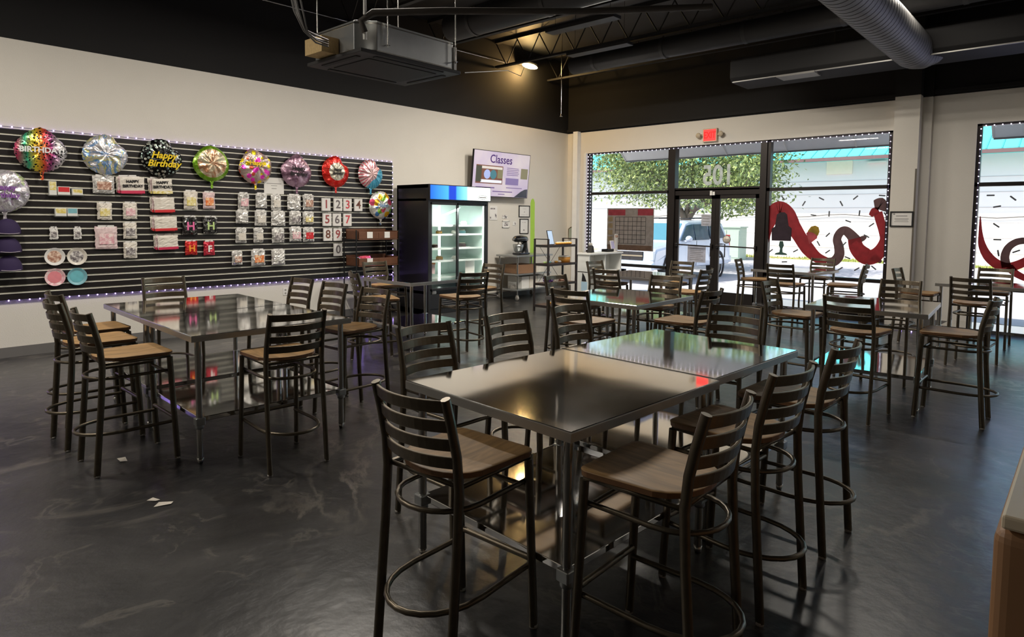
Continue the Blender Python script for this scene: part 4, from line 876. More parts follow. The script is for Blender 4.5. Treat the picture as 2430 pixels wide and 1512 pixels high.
MB().box((0, -.075, 0), (.012, .075, .27)).build('frame', mRUB, r); MB().box((.012, -.066, .01), (.0135, .066, .26)).build('card', mat('pale_blue_card', (.72, .82, .95), .5), r)
# ------------------------------------------------------------ crate stand by the slat panel
sd = thing('crate_stand', 'black metal stand with two tilted brown wooden crates at the slat panel end', 'display stand', (.08, -6.22, 0)); SW = .86
for x in (.02, .38):
    for y in (0, SW): MB().tube([(x, y, .0), (x, y, 1.48)], .011, 8).build('post', mRUB, sd)
for z in (.42, .88, 1.32): MB().tube([(.02, 0, z), (.38, 0, z), (.38, SW, z), (.02, SW, z)], .008, 6, closed=True).build('crate_rail', mRUB, sd)
mCRT = mat('stained_crate_wood', (.40, .25, .16), .6, var=.3, scale=16)
def crate(z, nm, rows=1):
    r = MB(); a, b = .03, SW-.03
    r.box((.03, a, z-.02), (.40, b, z-.005)); r.box((.385, a, z), (.40, b, z+.115)); r.box((.03, a, z), (.045, b, z+.16)); r.box((.03, a, z), (.40, a+.012, z+.13)); r.box((.03, b-.012, z), (.40, b, z+.13)); r.box((.03, SW/2-.006, z), (.40, SW/2+.006, z+.10))
    o = r.build('crate', mCRT, sd, .003)
    for yy in ((.25, .60) if rows == 1 else (.25,)): MB().box((.402, yy-.055, z+.01), (.405, yy+.055, z+.115)).build('price_card', mPAPER, o)
    return o
crate(1.335, 'a', 1); crate(.895, 'b', 2)
MB().box((.03, .03, .425), (.40, SW-.03, .44)).build('lower_shelf', mRUB, sd)
item('pink_pouch', 'bright pink pouch heaped in the lower wooden crate', 'pouch', (.30, -5.95, .98), lambda r: pack_mesh(.22, .12, .16, 140, None).build('pouch', mat('hot_pink_wrap', (.90, .38, .48), .4, var=.2), r)); item('pale_blue_pouch', 'small pale blue pouch beside the pink one in the crate', 'pouch', (.30, -6.11, .97), lambda r: pack_mesh(.10, .10, .12, 141, None).build('pouch', mat('ice_blue_wrap', (.66, .74, .84), .4), r))
# ------------------------------------------------------------ white counter by the window
cn = thing('white_counter', 'white open-shelved counter in front of the shop window corner', 'counter', (1.62, -.95, 0))
mWC = mat('white_laminate', (.92, .92, .90), .4, var=.02)
MB().box((-.17, -.62, .965), (.19, .62, 1.0)).build('countertop', mWC, cn, .004)
mb = MB().box((-.15, -.60, 0), (.16, -.575, .965)).box((-.15, .575, 0), (.16, .60, .965)).box((-.15, -.60, 0), (-.13, .60, .965)).box((-.13, -.01, 0), (.15, .01, .965)).box((-.13, -.60, .60), (.155, .60, .62)).box((-.13, -.60, .05), (.155, .60, .07)).build('cabinet', mWC, cn, .002)
MB().prism([(-.02, .42), (.10, .42), (.06, .52), (.0, .60)], -.604, -.601, 'Y').build('dark_decal', mINK2, cn)
MB().box((-.03, -.604, .18), (.12, -.601, .41)).build('blue_sheet', mat('pale_blue_print', (.74, .86, .94), .6), cn)
tr = thing('card_terminal', 'black payment terminal with a white receipt tilted on the counter', 'card reader', (1.60, -1.25, 1.0), .3); MB().prism([(-.12, 0), (.10, 0), (.04, .13), (-.02, .15)], -.05, .05, 'X').build('terminal_body', mRUB, tr, .006); MB().cbox((0, .07, .12), (.08, .004, .15), 0, Matrix.Rotation(.5, 4, 'X')).build('receipt', mPAPER, tr)
tr = thing('black_tray', 'low black tray on the counter beside the calendar poster', 'tray', (1.60, -.62, 1.0)); MB().box((-.08, -.12, 0), (.08, .12, .02)).box((-.08, -.12, .02), (-.07, .12, .06)).box((.07, -.12, .02), (.08, .12, .06)).build('tray_body', mRUB, tr, .003)
tr = thing('flyer_stand', 'white and lilac flyer standing on the counter before the poster', 'flyer', (1.62, -.46, 1.0)); MB().cbox((.02, 0, .12), (.006, .15, .24), 0, Matrix.Rotation(-.22, 4, 'Y')).build('flyer', mPAPER, tr); MB().cbox((.026, .01, .14), (.004, .12, .16), 0, Matrix.Rotation(-.22, 4, 'Y')).build('lilac_print', mat('lilac_print', (.78, .76, .90), .6), tr); MB().box((-.06, -.08, 0), (.06, .08, .006)).build('base', mWHT, tr)
tr = thing('flyer_stand', 'tall narrow white flyer holder behind the lilac flyer', 'flyer', (1.60, -.30, 1.0)); MB().cbox((0, 0, .19), (.01, .11, .38)).build('holder', mPAPER, tr); MB().cbox((.007, 0, .33), (.004, .10, .05)).build('brown_print', mTANP, tr)
# ------------------------------------------------------------ things fixed to the shop windows
po = thing('calendar_poster', 'large grey calendar poster with a red heading taped in the window', 'poster', (1.71, .066, 1.48)); PW, PH = 1.20, .94
MB().box((-PW/2, 0, -PH/2), (PW/2, .004, PH/2)).build('sheet', film_mat('poster_back', (.60, .56, .53), .86), po)
MB().box((-PW/2+.03, -.001, PH/2-.16), (-.12, 0, PH/2-.03)).box((.2, -.001, PH/2-.16), (PW/2-.02, 0, PH/2-.02)).build('red_heading', film_mat('red_heading_film', (.70, .28, .33), .9), po)
q = MB()
for i in range(8): x = -.38+.111*i; q.box((x, -.002, -.32), (x+.009, -.0005, .27))
for j in range(7): z = -.32+.098*j; q.box((-.38, -.002, z), (.40, -.0005, z+.009))
q.build('calendar_grid', mINK2, po)
MB().box((-PW/2+.02, -.001, -PH/2+.01), (PW/2-.03, 0, -.35)).build('brown_footer', film_mat('brown_footer_film', (.48, .38, .32), .9), po)
for j in range(4): MB().box((-PW/2+.03, -.001, -.28+.15*j), (-PW/2+.15, 0, -.17+.15*j)).build('side_picture', film_mat('side_picture_film', (.66, .58, .46), .9), po)
def sheet_on_door(label, x, z, w, h, n=4):
    r = thing('door_notice', label, 'notice', (x, .066, z)); MB().box((-w/2, 0, -h/2), (w/2, .002, h/2)).build('sheet', film_mat('translucent_sheet', (.80, .78, .78), .7), r)
    q = MB()
    for k in range(n): q.box((-w*.36, -.001, h*(.34-.68*k/max(1, n-1))-.006), (w*.36*(1-.3*(k % 2)), 0, h*(.34-.68*k/max(1, n-1))+.006))
    q.build('print', mINK, r); return r
sheet_on_door('white notice sheet high on the left glass door', 3.51, 1.70, .21, .24); sheet_on_door('white opening hours block printed low on the left glass door', 3.32, 1.0, .40, .34, 7)
r = thing('round_door_sticker', 'round white sticker with dark rim on the right glass door', 'sticker', (3.955, .066, 1.32)); MB().lathe([(0, 0), (.075, 0), (.075, -.002), (0, -.002)], (0, 0, 0), 28, axis='Y').build('disc', mCREAM, r); MB().tube([(.077*math.cos(a), 0, .077*math.sin(a)) for a in [2*PI*i/28 for i in range(28)]], .006, 6, closed=True).build('rim', mBASE, r); MB().box((-.045, -.003, -.005), (.045, -.002, .004)).box((-.03, -.003, -.03), (.03, -.002, -.022)).build('print', mINK, r)
# painted tentacle, cake and sprinkles
def ribbon(pts, ws, y=.078, th=.002):
    P = []
    n = len(pts)
    for i in range(n-1):      # catmull-rom
        p0, p1, p2, p3 = pts[max(i-1, 0)], pts[i], pts[i+1], pts[min(i+2, n-1)]
        for k in range(6):
            t_ = k/6; P.append(tuple(.5*((2*p1[c])+(-p0[c]+p2[c])*t_+(2*p0[c]-5*p1[c]+4*p2[c]-p3[c])*t_**2+(-p0[c]+3*p1[c]-3*p2[c]+p3[c])*t_**3) for c in (0, 1))+(ws[i]+(ws[i+1]-ws[i])*t_,))
    P.append(tuple(pts[-1])+(ws[-1],)); vs = []; fs = []
    for i, (x, z, w_) in enumerate(P):
        a = P[max(i-1, 0)]; b = P[min(i+1, len(P)-1)]; dx, dz = b[0]-a[0], b[1]-a[1]; l = math.hypot(dx, dz) or 1; nx, nz = -dz/l*w_/2, dx/l*w_/2
        vs += [(x+nx, y, z+nz), (x-nx, y, z-nz), (x+nx, y-th, z+nz), (x-nx, y-th, z-nz)]
    for i in range(len(P)-1): a = i*4; b = a+4; fs += [(a, a+1, b+1, b), (a+2, b+2, b+3, a+3), (a, b, b+2, a+2), (a+1, a+3, b+3, b+1)]
    mb = MB(); mb.add(vs, fs); return mb
mTEN = film_mat('red_window_paint', (.70, .22, .25), .86); mTENG = film_mat('grey_red_paint', (.50, .38, .38), .86)
wp = thing('tentacle_window_painting', 'big red tentacle painted on the window left of the white pier', 'window painting', (0, 0, 0))
wp.location = (4.74, .0, .75); OX, OZ = -4.74, -.75
def rb(pts, ws, m, nm, y=.078): o = ribbon([(x+OX, z+OZ) for x, z in pts], ws, y).build(nm, m, wp); return o
rb([(4.755, 1.25), (4.785, 1.55), (4.84, 1.79), (4.958, 1.89), (5.10, 1.80), (5.224, 1.60), (5.351, 1.40), (5.50, 1.19), (5.656, 1.045), (5.83, .965)], [.03, .12, .30, .36, .32, .26, .24, .24, .19, .16], mTEN, 'red_arm')
rb([(5.83, .965), (5.951, .985), (6.03, 1.10), (6.02, 1.25), (5.985, 1.38), (6.03, 1.50), (6.11, 1.54), (6.20, 1.47), (6.29, 1.36)], [.16, .17, .17, .16, .14, .14, .15, .17, .20], mTENG, 'grey_arm')
rb([(6.26, 1.40), (6.31, 1.24), (6.41, 1.13), (6.50, 1.09), (6.60, 1.12), (6.69, 1.24), (6.735, 1.40), (6.70, 1.56), (6.65, 1.72), (6.61, 1.86)], [.2, .24, .28, .28, .24, .19, .15, .14, .14, .14], mTEN, 'red_arm', .076)
rb([(6.55, 1.99), (6.64, 2.0), (6.70, 1.94), (6.78, 1.93)], [.14, .22, .12, .12], mTENG, 'tip', .074); rb([(6.50, 1.80), (6.56, 1.87), (6.62, 1.90)], [.06, .14, .1], mTEN, 'tip', .074)
rb([(6.32, 1.36), (6.40, 1.41), (6.45, 1.44)], [.10, .09, .04], mTENG, 'sucker'); rb([(6.56, 1.10), (6.64, 1.05), (6.70, 1.01)], [.14, .10, .04], mTENG, 'sucker')
ck = thing('cake_window_painting', 'dark cake on a green pedestal painted on the window by the door', 'window painting', (5.02, 0, 1.06)); mDC = film_mat('dark_cake_paint', (.28, .22, .26), .93)
MB().prism([(-.18, .265), (-.19, .49), (-.13, .53), (-.10, .76), (-.04, .80), (.04, .80), (.085, .76), (.12, .55), (.18, .50), (.175, .265)], .0705, .0725, 'Y').build('cake', mDC, ck)
MB().prism([(-.12, .0), (.12, .0), (.10, .03), (.03, .05), (.025, .12), (.05, .18), (.03, .26), (-.03, .26), (-.045, .18), (-.02, .12), (-.03, .05), (-.10, .03)], .0705, .0725, 'Y').build('pedestal', film_mat('green_pedestal_paint', (.34, .46, .42), .93), ck)
cc = thing('cupcake_window_painting', 'yellow frosted cupcake painted beside the red tentacle', 'window painting', (5.56, 0, 1.33)); MB().prism([(-.04, -.05), (.09, .06), (.10, .16), (.0, .24), (-.10, .15)], .0705, .0725, 'Y').build('cup', film_mat('pink_cup_paint', (.80, .40, .42), .88), cc)
MB().prism([(-.08, .18), (-.02, .27), (.05, .29), (.11, .26), (.13, .18), (.10, .10), (.02, .16)], .068, .0702, 'Y').build('frosting', film_mat('mustard_paint', (.74, .62, .24), .9), cc)
spk = [(5.025, 2.126, -50), (5.7, 2.103, -28), (6.258, 2.114, 42), (6.666, 2.143, -5), (5.401, 2.02, 60), (6.034, 2.014, -62), (5.575, 1.807, -10), (5.84, 1.832, 88), (6.33, 1.844, 85), (6.734, 1.817, -55), (6.156, 1.704, -22), (6.526, 1.643, 38), (5.833, 1.457, 48), (6.457, 1.449, -30), (5.681, 1.297, -60), (5.842, 1.155, 38), (6.108, 1.299, 50), (4.833, 1.129, 40), (5.287, 1.148, 30), (6.172, 1.063, -20), (6.80, 1.105, 45), (5.094, .933, 5), (6.061, .86, 35), (6.329, .87, 35), (6.591, .909, -40), (8.15, 2.12, 0), (8.427, 2.072, -42), (8.238, 1.947, 12), (8.243, 1.659, -38), (8.266, 1.44, 0), (8.288, 1.234, -80), (8.504, 1.27, 25)]
WN = 'first second third fourth fifth sixth seventh eighth ninth tenth eleventh twelfth thirteenth fourteenth fifteenth sixteenth seventeenth eighteenth nineteenth twentieth'.split()
def SPL(k, x, z):
    a = sorted(p[0] for p in spk if (p[0] < 7) == (x < 7) and (p[1] > 1.55) == (z > 1.55)); i = a.index(x)
    return 'grey painted sprinkle, %s from the left in the %s half of %s' % (WN[i], 'upper' if z > 1.55 else 'lower', 'the tentacle window' if x < 7 else 'the far window')
mSPK = mat('grey_paint_dash', (.34, .35, .37), .6); RD = {0: 'top', 1: 'upper', 2: 'middle', 3: 'low', 4: 'lowest'}
for k, (x, z, a) in enumerate(spk):
    side = 'the painted window' if x < 7 else 'the far right window'
    r = thing('painted_sprinkle', SPL(k, x, z), 'window painting', (x, .062, z), 0, 'grey painted sprinkles on the glass'); r.rotation_euler = (0, -math.radians(a), 0)
    MB().prism([(-.05, -.007), (-.045, -.0115), (.045, -.0115), (.05, -.007), (.05, .007), (.045, .0115), (-.045, .0115), (-.05, .007)], -.001, .001, 'Y').build('dash', mSPK, r)
w2 = thing('looped_tentacle_painting', 'red looping tentacle painted on the far right window', 'window painting', (8.02, 0, .85)); 
def rb2(pts, ws, m, nm): ribbon([(x-8.02, z-.85) for x, z in pts], ws, .078).build(nm, m, w2)
rb2([(8.035, 1.80), (8.05, 1.55), (8.08, 1.35), (8.16, 1.18), (8.27, 1.07), (8.40, 1.02), (8.54, 1.07), (8.68, 1.17), (8.80, 1.30)], [.01, .05, .10, .13, .14, .14, .13, .12, .1], mTEN, 'arm')
rb2([(8.40, 1.02), (8.37, 1.18), (8.41, 1.33), (8.52, 1.42), (8.66, 1.42), (8.78, 1.30), (8.80, 1.12)], [.12, .11, .10, .10, .1, .1, .1], mTENG, 'loop'); rb2([(8.42, 1.03), (8.52, .93), (8.66, .86), (8.82, .84)], [.12, .1, .09, .07], mTEN, 'arm')
# ------------------------------------------------------------ overhead fittings
ac = thing('ceiling_air_unit', 'bare galvanised cassette air conditioner hung with a black slotted grille', 'air conditioner', (3.88, -8.15, 3.2))
MB().box((-.47, -.62, 0), (.47, .62, .035)).build('grille_panel', mBLK, ac, .006)
q = MB(); q.box((-.30, -.42, -.006), (.30, .42, 0)); q.build('intake_grille', mat('deep_black', (.05, .05, .05), .7), ac)
q = MB()
for a, b in (((-.42, -.42, -.007), (-.37, .42, 0)), ((.37, -.42, -.007), (.42, .42, 0)), ((-.30, -.56, -.007), (.30, -.51, 0)), ((-.30, .51, -.007), (.30, .56, 0))): q.box(a, b)
q.build('air_slot', mat('deep_black2', (.04, .04, .04), .7), ac)
MB().prism([(-.41, -.56), (.27, -.56), (.41, -.40), (.41, .56), (-.41, .56)], .035, .33).build('casing', mGALV, ac, .004)
MB().prism([(-.413, -.563), (.272, -.563), (.413, -.402), (.413, .563), (-.413, .563)], .05, .062).prism([(-.413, -.563), (.272, -.563), (.413, -.402), (.413, .563), (-.413, .563)], .30, .312).build('casing_seam', mCHR, ac)
MB().box((.34, .565, .03), (.425, .60, .28)).build('corner_bracket', mWHT, ac)
for x, y in ((-.44, -.52), (.44, -.30), (.46, .55), (-.44, .5)):
    MB().tube([(x, y, .10), (x, y, ZC-3.2)], .006, 6).build('threaded_rod', mCHR, ac); MB().cbox((x*.97, y, .12), (.06, .04, .004)).build('mount_ear', mCHR, ac)
MB().box((-.28, -.75, .05), (.02, -.565, .20)).build('duct_stub', mat('yellow_insulation', (.70, .60, .42), .9, var=.3, scale=40), ac)
o = MB().tube([(4.40, -8.76, 3.36), (4.40, -8.80, 3.45), (4.46, -8.72, 3.53), (4.8, -8.20, 3.60), (5.6, -7.0, 3.72), (6.4, -6.0, 3.84)], .032, 12).tube([(4.385, -8.75, 3.30), (4.395, -8.76, 3.37)], .018, 10, 1).tube([(4.44, -8.79, 3.50), (4.44, -8.79, 3.67)], .014, 10, 1).build('insulated_pipe', [mat('pipe_foam', (.26, .24, .22), .8), mWHT])
tag(o, 'dark foam-wrapped pipe with a white stub leaving the top of the air unit', 'pipe')
fc = thing('flexible_conduit_bundle', 'bundle of thin grey flexible conduits looping down to the air unit', 'conduit', (4.12, -9.35, 3.2))
for k, (dx, dy) in enumerate(((0, 0), (.035, .02), (-.03, .045), (.06, .05))):
    MB().tube([(dx, dy, ZC-3.2), (.02+dx, .02+dy, 1.0), (-.02+dx, .01+dy, .5), (dx, .05+dy, .28), (.02+dx*.4, .13+dy*.4, .12), (-.07+dx*.3, .30, .07+.02*k), (-.14, .47, .08+.02*k)], .008, 6).build('conduit_loop', mBASE, fc)
o = MB().tube([(.04, -11.5, 4.87), (.04, -2.2, 4.96)], .016, 8).build('steel_conduit', mCHR); tag(o, 'long straight steel conduit running high along the left wall to the lamp', 'conduit')
for k, y in enumerate((-8.2, -5.4, -2.6)):
    pass
wl_ = thing('wall_lamp', 'warm glowing lamp fixed high on the black left wall near the corner', 'wall lamp', (.05, -1.62, 5.02)); MB().box((-.05, -.26, -.03), (.14, .24, .05)).build('housing', mBLK, wl_, .01); MB().ell((.13, .0, -.045), (.075, .24, .05), 14, 8).build('lens', emis('warm_lens', (1, .88, .60), 60), wl_)
light('wall_lamp_light', 'POINT', (.22, -1.80, 4.84), 60, (1, .60, .22), (0, 0, -1), .05)
o = MB().tube([(4.37, -7.50, 3.22), (2.4, -4.7, 4.02), (1.6, -3.5, 4.25), (.15, -1.75, 4.98)], .006, 5).build('black_cable', mRUB); tag(o, 'thin black cable stretched from the air unit grille up to the wall lamp', 'cable')
# sprinkler drop
o = thing('sprinkler_drop', 'thin pipe with a sprinkler head hanging over the room corner', 'sprinkler', (1.35, -2.0, 3.76)); MB().tube([(0, 0, .02), (0, 0, ZC-3.76)], .008, 8).build('drop_pipe', mCHR, o); MB().lathe([(0, -.02), (.028, -.02), (.03, -.015), (.01, .0), (.01, .03), (0, .03)], (0, 0, 0), 14).build('sprinkler_head', mCHR, o)
# spiral duct with elbow, black box duct
sd_ = thing('spiral_duct', 'big grey ribbed spiral duct coming down from the ceiling towards the window wall', 'duct', (7.35, -7.0, 4.11)); mDUCT = mat('dull_duct_grey', (.36, .355, .345), .55, .2, var=.12, scale=5); mSEAM = mat('duct_seam', (.16, .16, .16), .6)
q = MB(); pts = [(0, -6.0, 0), (0, 4.65, 0)]; q.tube([(0, y, 0) for y in [-6+.5*i for i in range(22)]]+[(0, 5.3, 0)], .25, 36, caps=False)
q.build('straight_run', mDUCT, sd_)
el = [(0, 5.28, 0), (.02, 5.40, 0), (.07, 5.50, .01), (.13, 5.57, .05), (.17, 5.61, .11), (.19, 5.63, .16)]
MB().tube(el, .25, 36).build('elbow', mDUCT, sd_)
q = MB()
for i in range(94): y = -6+.12*i; q.lathe([(.249, -.007), (.2535, 0), (.249, .007)], (0, y, 0), 36, axis='Y')
for i in range(5):
    for f in (0, .5):
        a = Vector(el[i]); b = Vector(el[i+1]); p = a.lerp(b, f); d = (b-a).normalized(); q.tube([p-d*.004, p+d*.004], .2535, 32, caps=False)
q.build('spiral_seam', mSEAM, sd_)
bd = thing('black_box_duct', 'long black duct running across over the windows, grey diffuser under it', 'duct', (4.72, -1.75, 4.0))
q = MB(); q.prism([(0, .07), (.07, 0), (.75, 0), (.82, .07), (.82, .33), (.75, .40), (.07, .40), (0, .33)], 0, 9.0, 'X'); q.build('duct_body', mBLACKW, bd, .01)
MB().box((0.05, -.004, -.012), (9.0, .02, .004)).build('edge_highlight', mat('edge_highlight_grey', (.50, .49, .47), .4, .4), bd); MB().box((.78, -.03, -.03), (1.35, .30, -.0)).build('diffuser', mat('diffuser_grey', (.46, .45, .43), .5), bd)  # highlight on the duct's lower edge, put in as a pale grey strip
for x in (1.5, 4.5, 7.5): MB().tube([(x, .41, .40), (x, .41, ZC-4.0)], .006, 6).build('hanger_rod', mBLK, bd)
mDCOL = mat('collar_black', (.17, .16, .16), .5)
for k, (y, z, r_) in enumerate(((-5.45, 4.60, .20), (-2.35, 4.60, .17))):
    o = thing('round_black_duct', ('nearer', 'farther')[k]+' of two round black ducts crossing under the roof deck', 'duct', (1.9, y, z)); MB().tube([(0, 0, 0), (11.5, 0, 0)], r_, 24).build('duct_body', mBLK, o)
    for i in range(8): MB().tube([(1.4*i+.5, 0, 0), (1.4*i+.56, 0, 0)], r_+.008, 24, caps=False).build('duct_collar', mDCOL, o)
for k, y in enumerate((-14, -12, -10, -8, -6.2, -4.3, -2.5, -.8)):
    o = thing('roof_joist', 'black open-web steel joist under the roof deck, %s from the window wall' % ('eighth', 'seventh', 'sixth', 'fifth', 'fourth', 'third', 'second', 'first')[k], 'joist', (0.02, y, 0), 0, 'roof joists')
    MB().box((0, -.05, ZC-.06), (13.9, .05, ZC-.002)).build('top_chord', mBLK, o); MB().box((0, -.04, ZC-.55), (13.9, .04, ZC-.51)).build('bottom_chord', mBLK, o)
    q = MB(); n = 24
    for i in range(n): x0 = 13.9*i/n; xm = x0+13.9/n/2; q.tube([(x0, 0, ZC-.06), (xm, 0, ZC-.53)], .012, 5); q.tube([(xm, 0, ZC-.53), (x0+13.9/n, 0, ZC-.06)], .012, 5)
    q.build('web_bars', mBLK, o)
for (lx, ly), k in zip(LAMPS, range(9)):
    o = thing('ceiling_strip_lamp', 'white strip lamp hung under the joists, %s one' % ('first', 'second', 'third', 'fourth', 'fifth', 'sixth', 'seventh', 'eighth', 'ninth')[k], 'ceiling lamp', (lx, ly, 4.54), 0, 'ceiling strip lamps')
    MB().box((-.62, -.10, 0), (.62, .10, .05)).build('housing', mBLK, o, .005)
    for x in (-.5, .5): MB().tube([(x, 0, .05), (x, 0, ZC-4.54)], .003, 5).build('hanger_wire', mBLK, o)
# tan cabinet end at the right picture edge
o = thing('tan_cabinet', 'tan wood cabinet end with a cream top, cut off by the picture edge', 'cabinet', (9.26, -10.6, 0)); MB().box((0, 0, 0), (.6, .78, 1.06)).build('side_panel', mat('tan_laminate', (.60, .45, .32), .5, var=.06, scale=20), o, .03, segs=4); MB().box((.012, .0, 1.06), (.62, .76, 1.09)).build('cream_top', mat('cream_top', (.86, .80, .70), .4), o, .006)
for k, (x, y, s, lb) in enumerate(((4.505, -10.84, .05, 'small cream paper scrap on the floor under the nearest left stool'), (5.34, -10.92, .035, 'tiny pale paper scrap on the open floor in front of the left stools'), (5.44, -10.90, .05, 'folded pale paper scrap on the open floor, the larger of a pair'))):
    r = thing('paper_scrap', lb, 'litter', (x, y, .001), .6*k); q = MB(); q.add([(-s, -s*.4, 0), (s*.8, -s*.5, .004), (s, s*.3, .0), (-s*.5, s*.5, .006), (-s, -s*.4, .001), (s*.8, -s*.5, .005), (s, s*.3, .001), (-s*.5, s*.5, .007)], [(3, 2, 1, 0), (4, 5, 6, 7), (0, 1, 5, 4), (1, 2, 6, 5), (2, 3, 7, 6), (3, 0, 4, 7)]); q.build('scrap', mCREAM, r)
# ------------------------------------------------------------ outside
GZ = -.12
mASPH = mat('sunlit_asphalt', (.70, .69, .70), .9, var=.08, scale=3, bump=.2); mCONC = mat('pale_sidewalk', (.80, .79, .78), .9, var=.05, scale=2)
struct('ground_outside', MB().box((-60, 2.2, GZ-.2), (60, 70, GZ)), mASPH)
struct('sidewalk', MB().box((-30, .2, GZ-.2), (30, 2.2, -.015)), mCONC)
aw = mat('awning_underside', (.93, .93, .93), .7, var=.06)
def awning(x0, x1, label):
    o = thing('metal_awning', label, 'awning', (x0, .2, 3.0)); L_ = x1-x0
    MB().prism([(0, 1.05), (.02, 1.10), (1.12, .22), (1.14, .12), (1.09, .12)], 0, L_, 'X').build('canopy_sheet', aw, o)
    MB().box((0, 1.08, .10), (L_, 1.14, .24)).build('front_lip', mat('awning_lip', (.48, .50, .51), .6), o)
    n = max(2, int(L_/1.15))
    for i in range(n+1): x = L_*i/n; MB().tube([(x, .03, .98), (x, 1.08, .13)], .018, 6).build('rib', mPAPER, o)
    return o
awning(.80, 7.2, 'grey metal awning outside over the doors and painted window'); awning(8.02, 13, 'grey metal awning outside over the far right window')
# storefront opposite
bd_ = thing('opposite_building', 'long pale building with a turquoise metal roof across the parking lot', 'building', (-30, 20, GZ)); bx = 60
MB().box((0, 0, 0), (bx, 10, 4.85)).build('wall', mat('pale_block_wall', (.90, .90, .90), .9, var=.03, scale=1.5), bd_)
q = MB()
for j in range(6): q.box((0, -.012, .6+.62*j), (bx, 0, .625+.62*j))
q.build('block_course', mat('block_joint', (.74, .74, .75), .9), bd_)
mTUR = mat('turquoise_metal', (.34, .86, .87), .5, var=.05); mTURD = mat('turquoise_seam', (.28, .62, .62), .5)
q = MB(); q.prism([(-1.1, 4.62), (-1.1, 4.74), (5, 7.6), (11, 4.74), (11, 4.6)], -.5, bx+.5, 'X'); q.build('roof', mTUR, bd_)
q = MB()
for i in range(120): x = .5*i; q.add([(x, -1.12, 4.75), (x+.05, -1.12, 4.75), (x+.05, 5, 7.66), (x, 5, 7.66), (x, -1.12, 4.68), (x+.05, -1.12, 4.68), (x+.05, 5, 7.58), (x, 5, 7.58)], [(0, 1, 2, 3), (0, 4, 5, 1), (0, 3, 7, 4), (1, 5, 6, 2)])
q.build('standing_seam', mTURD, bd_)
MB().box((-.5, -1.22, 4.55), (bx+.5, -1.10, 4.70)).build('gutter', mat('brown_gutter', (.42, .33, .33), .6), bd_)
MB().box((29.9, -.05, 4.02), (31.0, -.01, 4.62)).build('blank_sign', mat('cream_sign', (.97, .93, .86), .8), bd_); MB().cbox((32.0, -.08, 4.5), (.75, .12, .08)).build('wall_light', mPAPER, bd_)
MB().tube([(26.8, -.08, 0), (26.8, -.08, 4.6)], .06, 8).build('downspout', mat('pale_blue_metal', (.62, .76, .84), .6), bd_)
o = MB().tube([(-12+.8*i, 19.93, 1.98+.07*math.sin(i*1.3)) for i in range(40)], .022, 6).build('sagging_cable', mBASE); tag(o, 'dark cable sagging along the wall of the building opposite', 'cable')
# grass strip and kerb
gr = MB(); rnd = random.Random(3)
struct('kerb', MB().box((-30, 17.6, GZ), (30, 17.8, GZ+.1)), mCONC)
struct('verge_soil', MB().box((-30, 17.8, GZ), (30, 19.99, GZ+.07)), mat('sandy_soil', (.72, .62, .48), .95, var=.2, scale=1.5))
for i in range(5200):
    x = rnd.uniform(-9, 7); y = rnd.uniform(17.85, 19.8); h = rnd.uniform(.04, .16) if math.sin(x*1.1)+math.sin(y*2+x*.6) > -.3 else .03; a = rnd.uniform(0, PI); dx, dy = .02*math.cos(a), .02*math.sin(a)
    gr.add([(x-dx, y-dy, GZ+.07), (x+dx, y+dy, GZ+.07), (x+rnd.uniform(-.03, .03), y, GZ+.07+h)], [(0, 1, 2)])
tag(gr.build('grass', mat('dry_green_grass', (.60, .66, .34), .9, var=.25, scale=2), fix=False), 'thin yellow green grass on the verge across the lot', 'grass', kind='stuff')
# utility box
ub = thing('utility_box', 'pale green utility cabinet across the lot, seen through the right glass door', 'utility box', (-3.35, 16.6, GZ)); mUB = mat('pale_green_metal', (.66, .74, .68), .6); MB().box((-.62, 0, 0), (.62, .8, 1.5)).build('cabinet', mUB, ub, .02); MB().box((-.58, -.02, .12), (-.02, 0, 1.38)).build('door', mUB, ub); MB().box((.02, -.02, .12), (.58, 0, 1.38)).build('door', mUB, ub); MB().box((-.66, -.05, 1.5), (.66, .85, 1.56)).build('lid', mUB, ub)
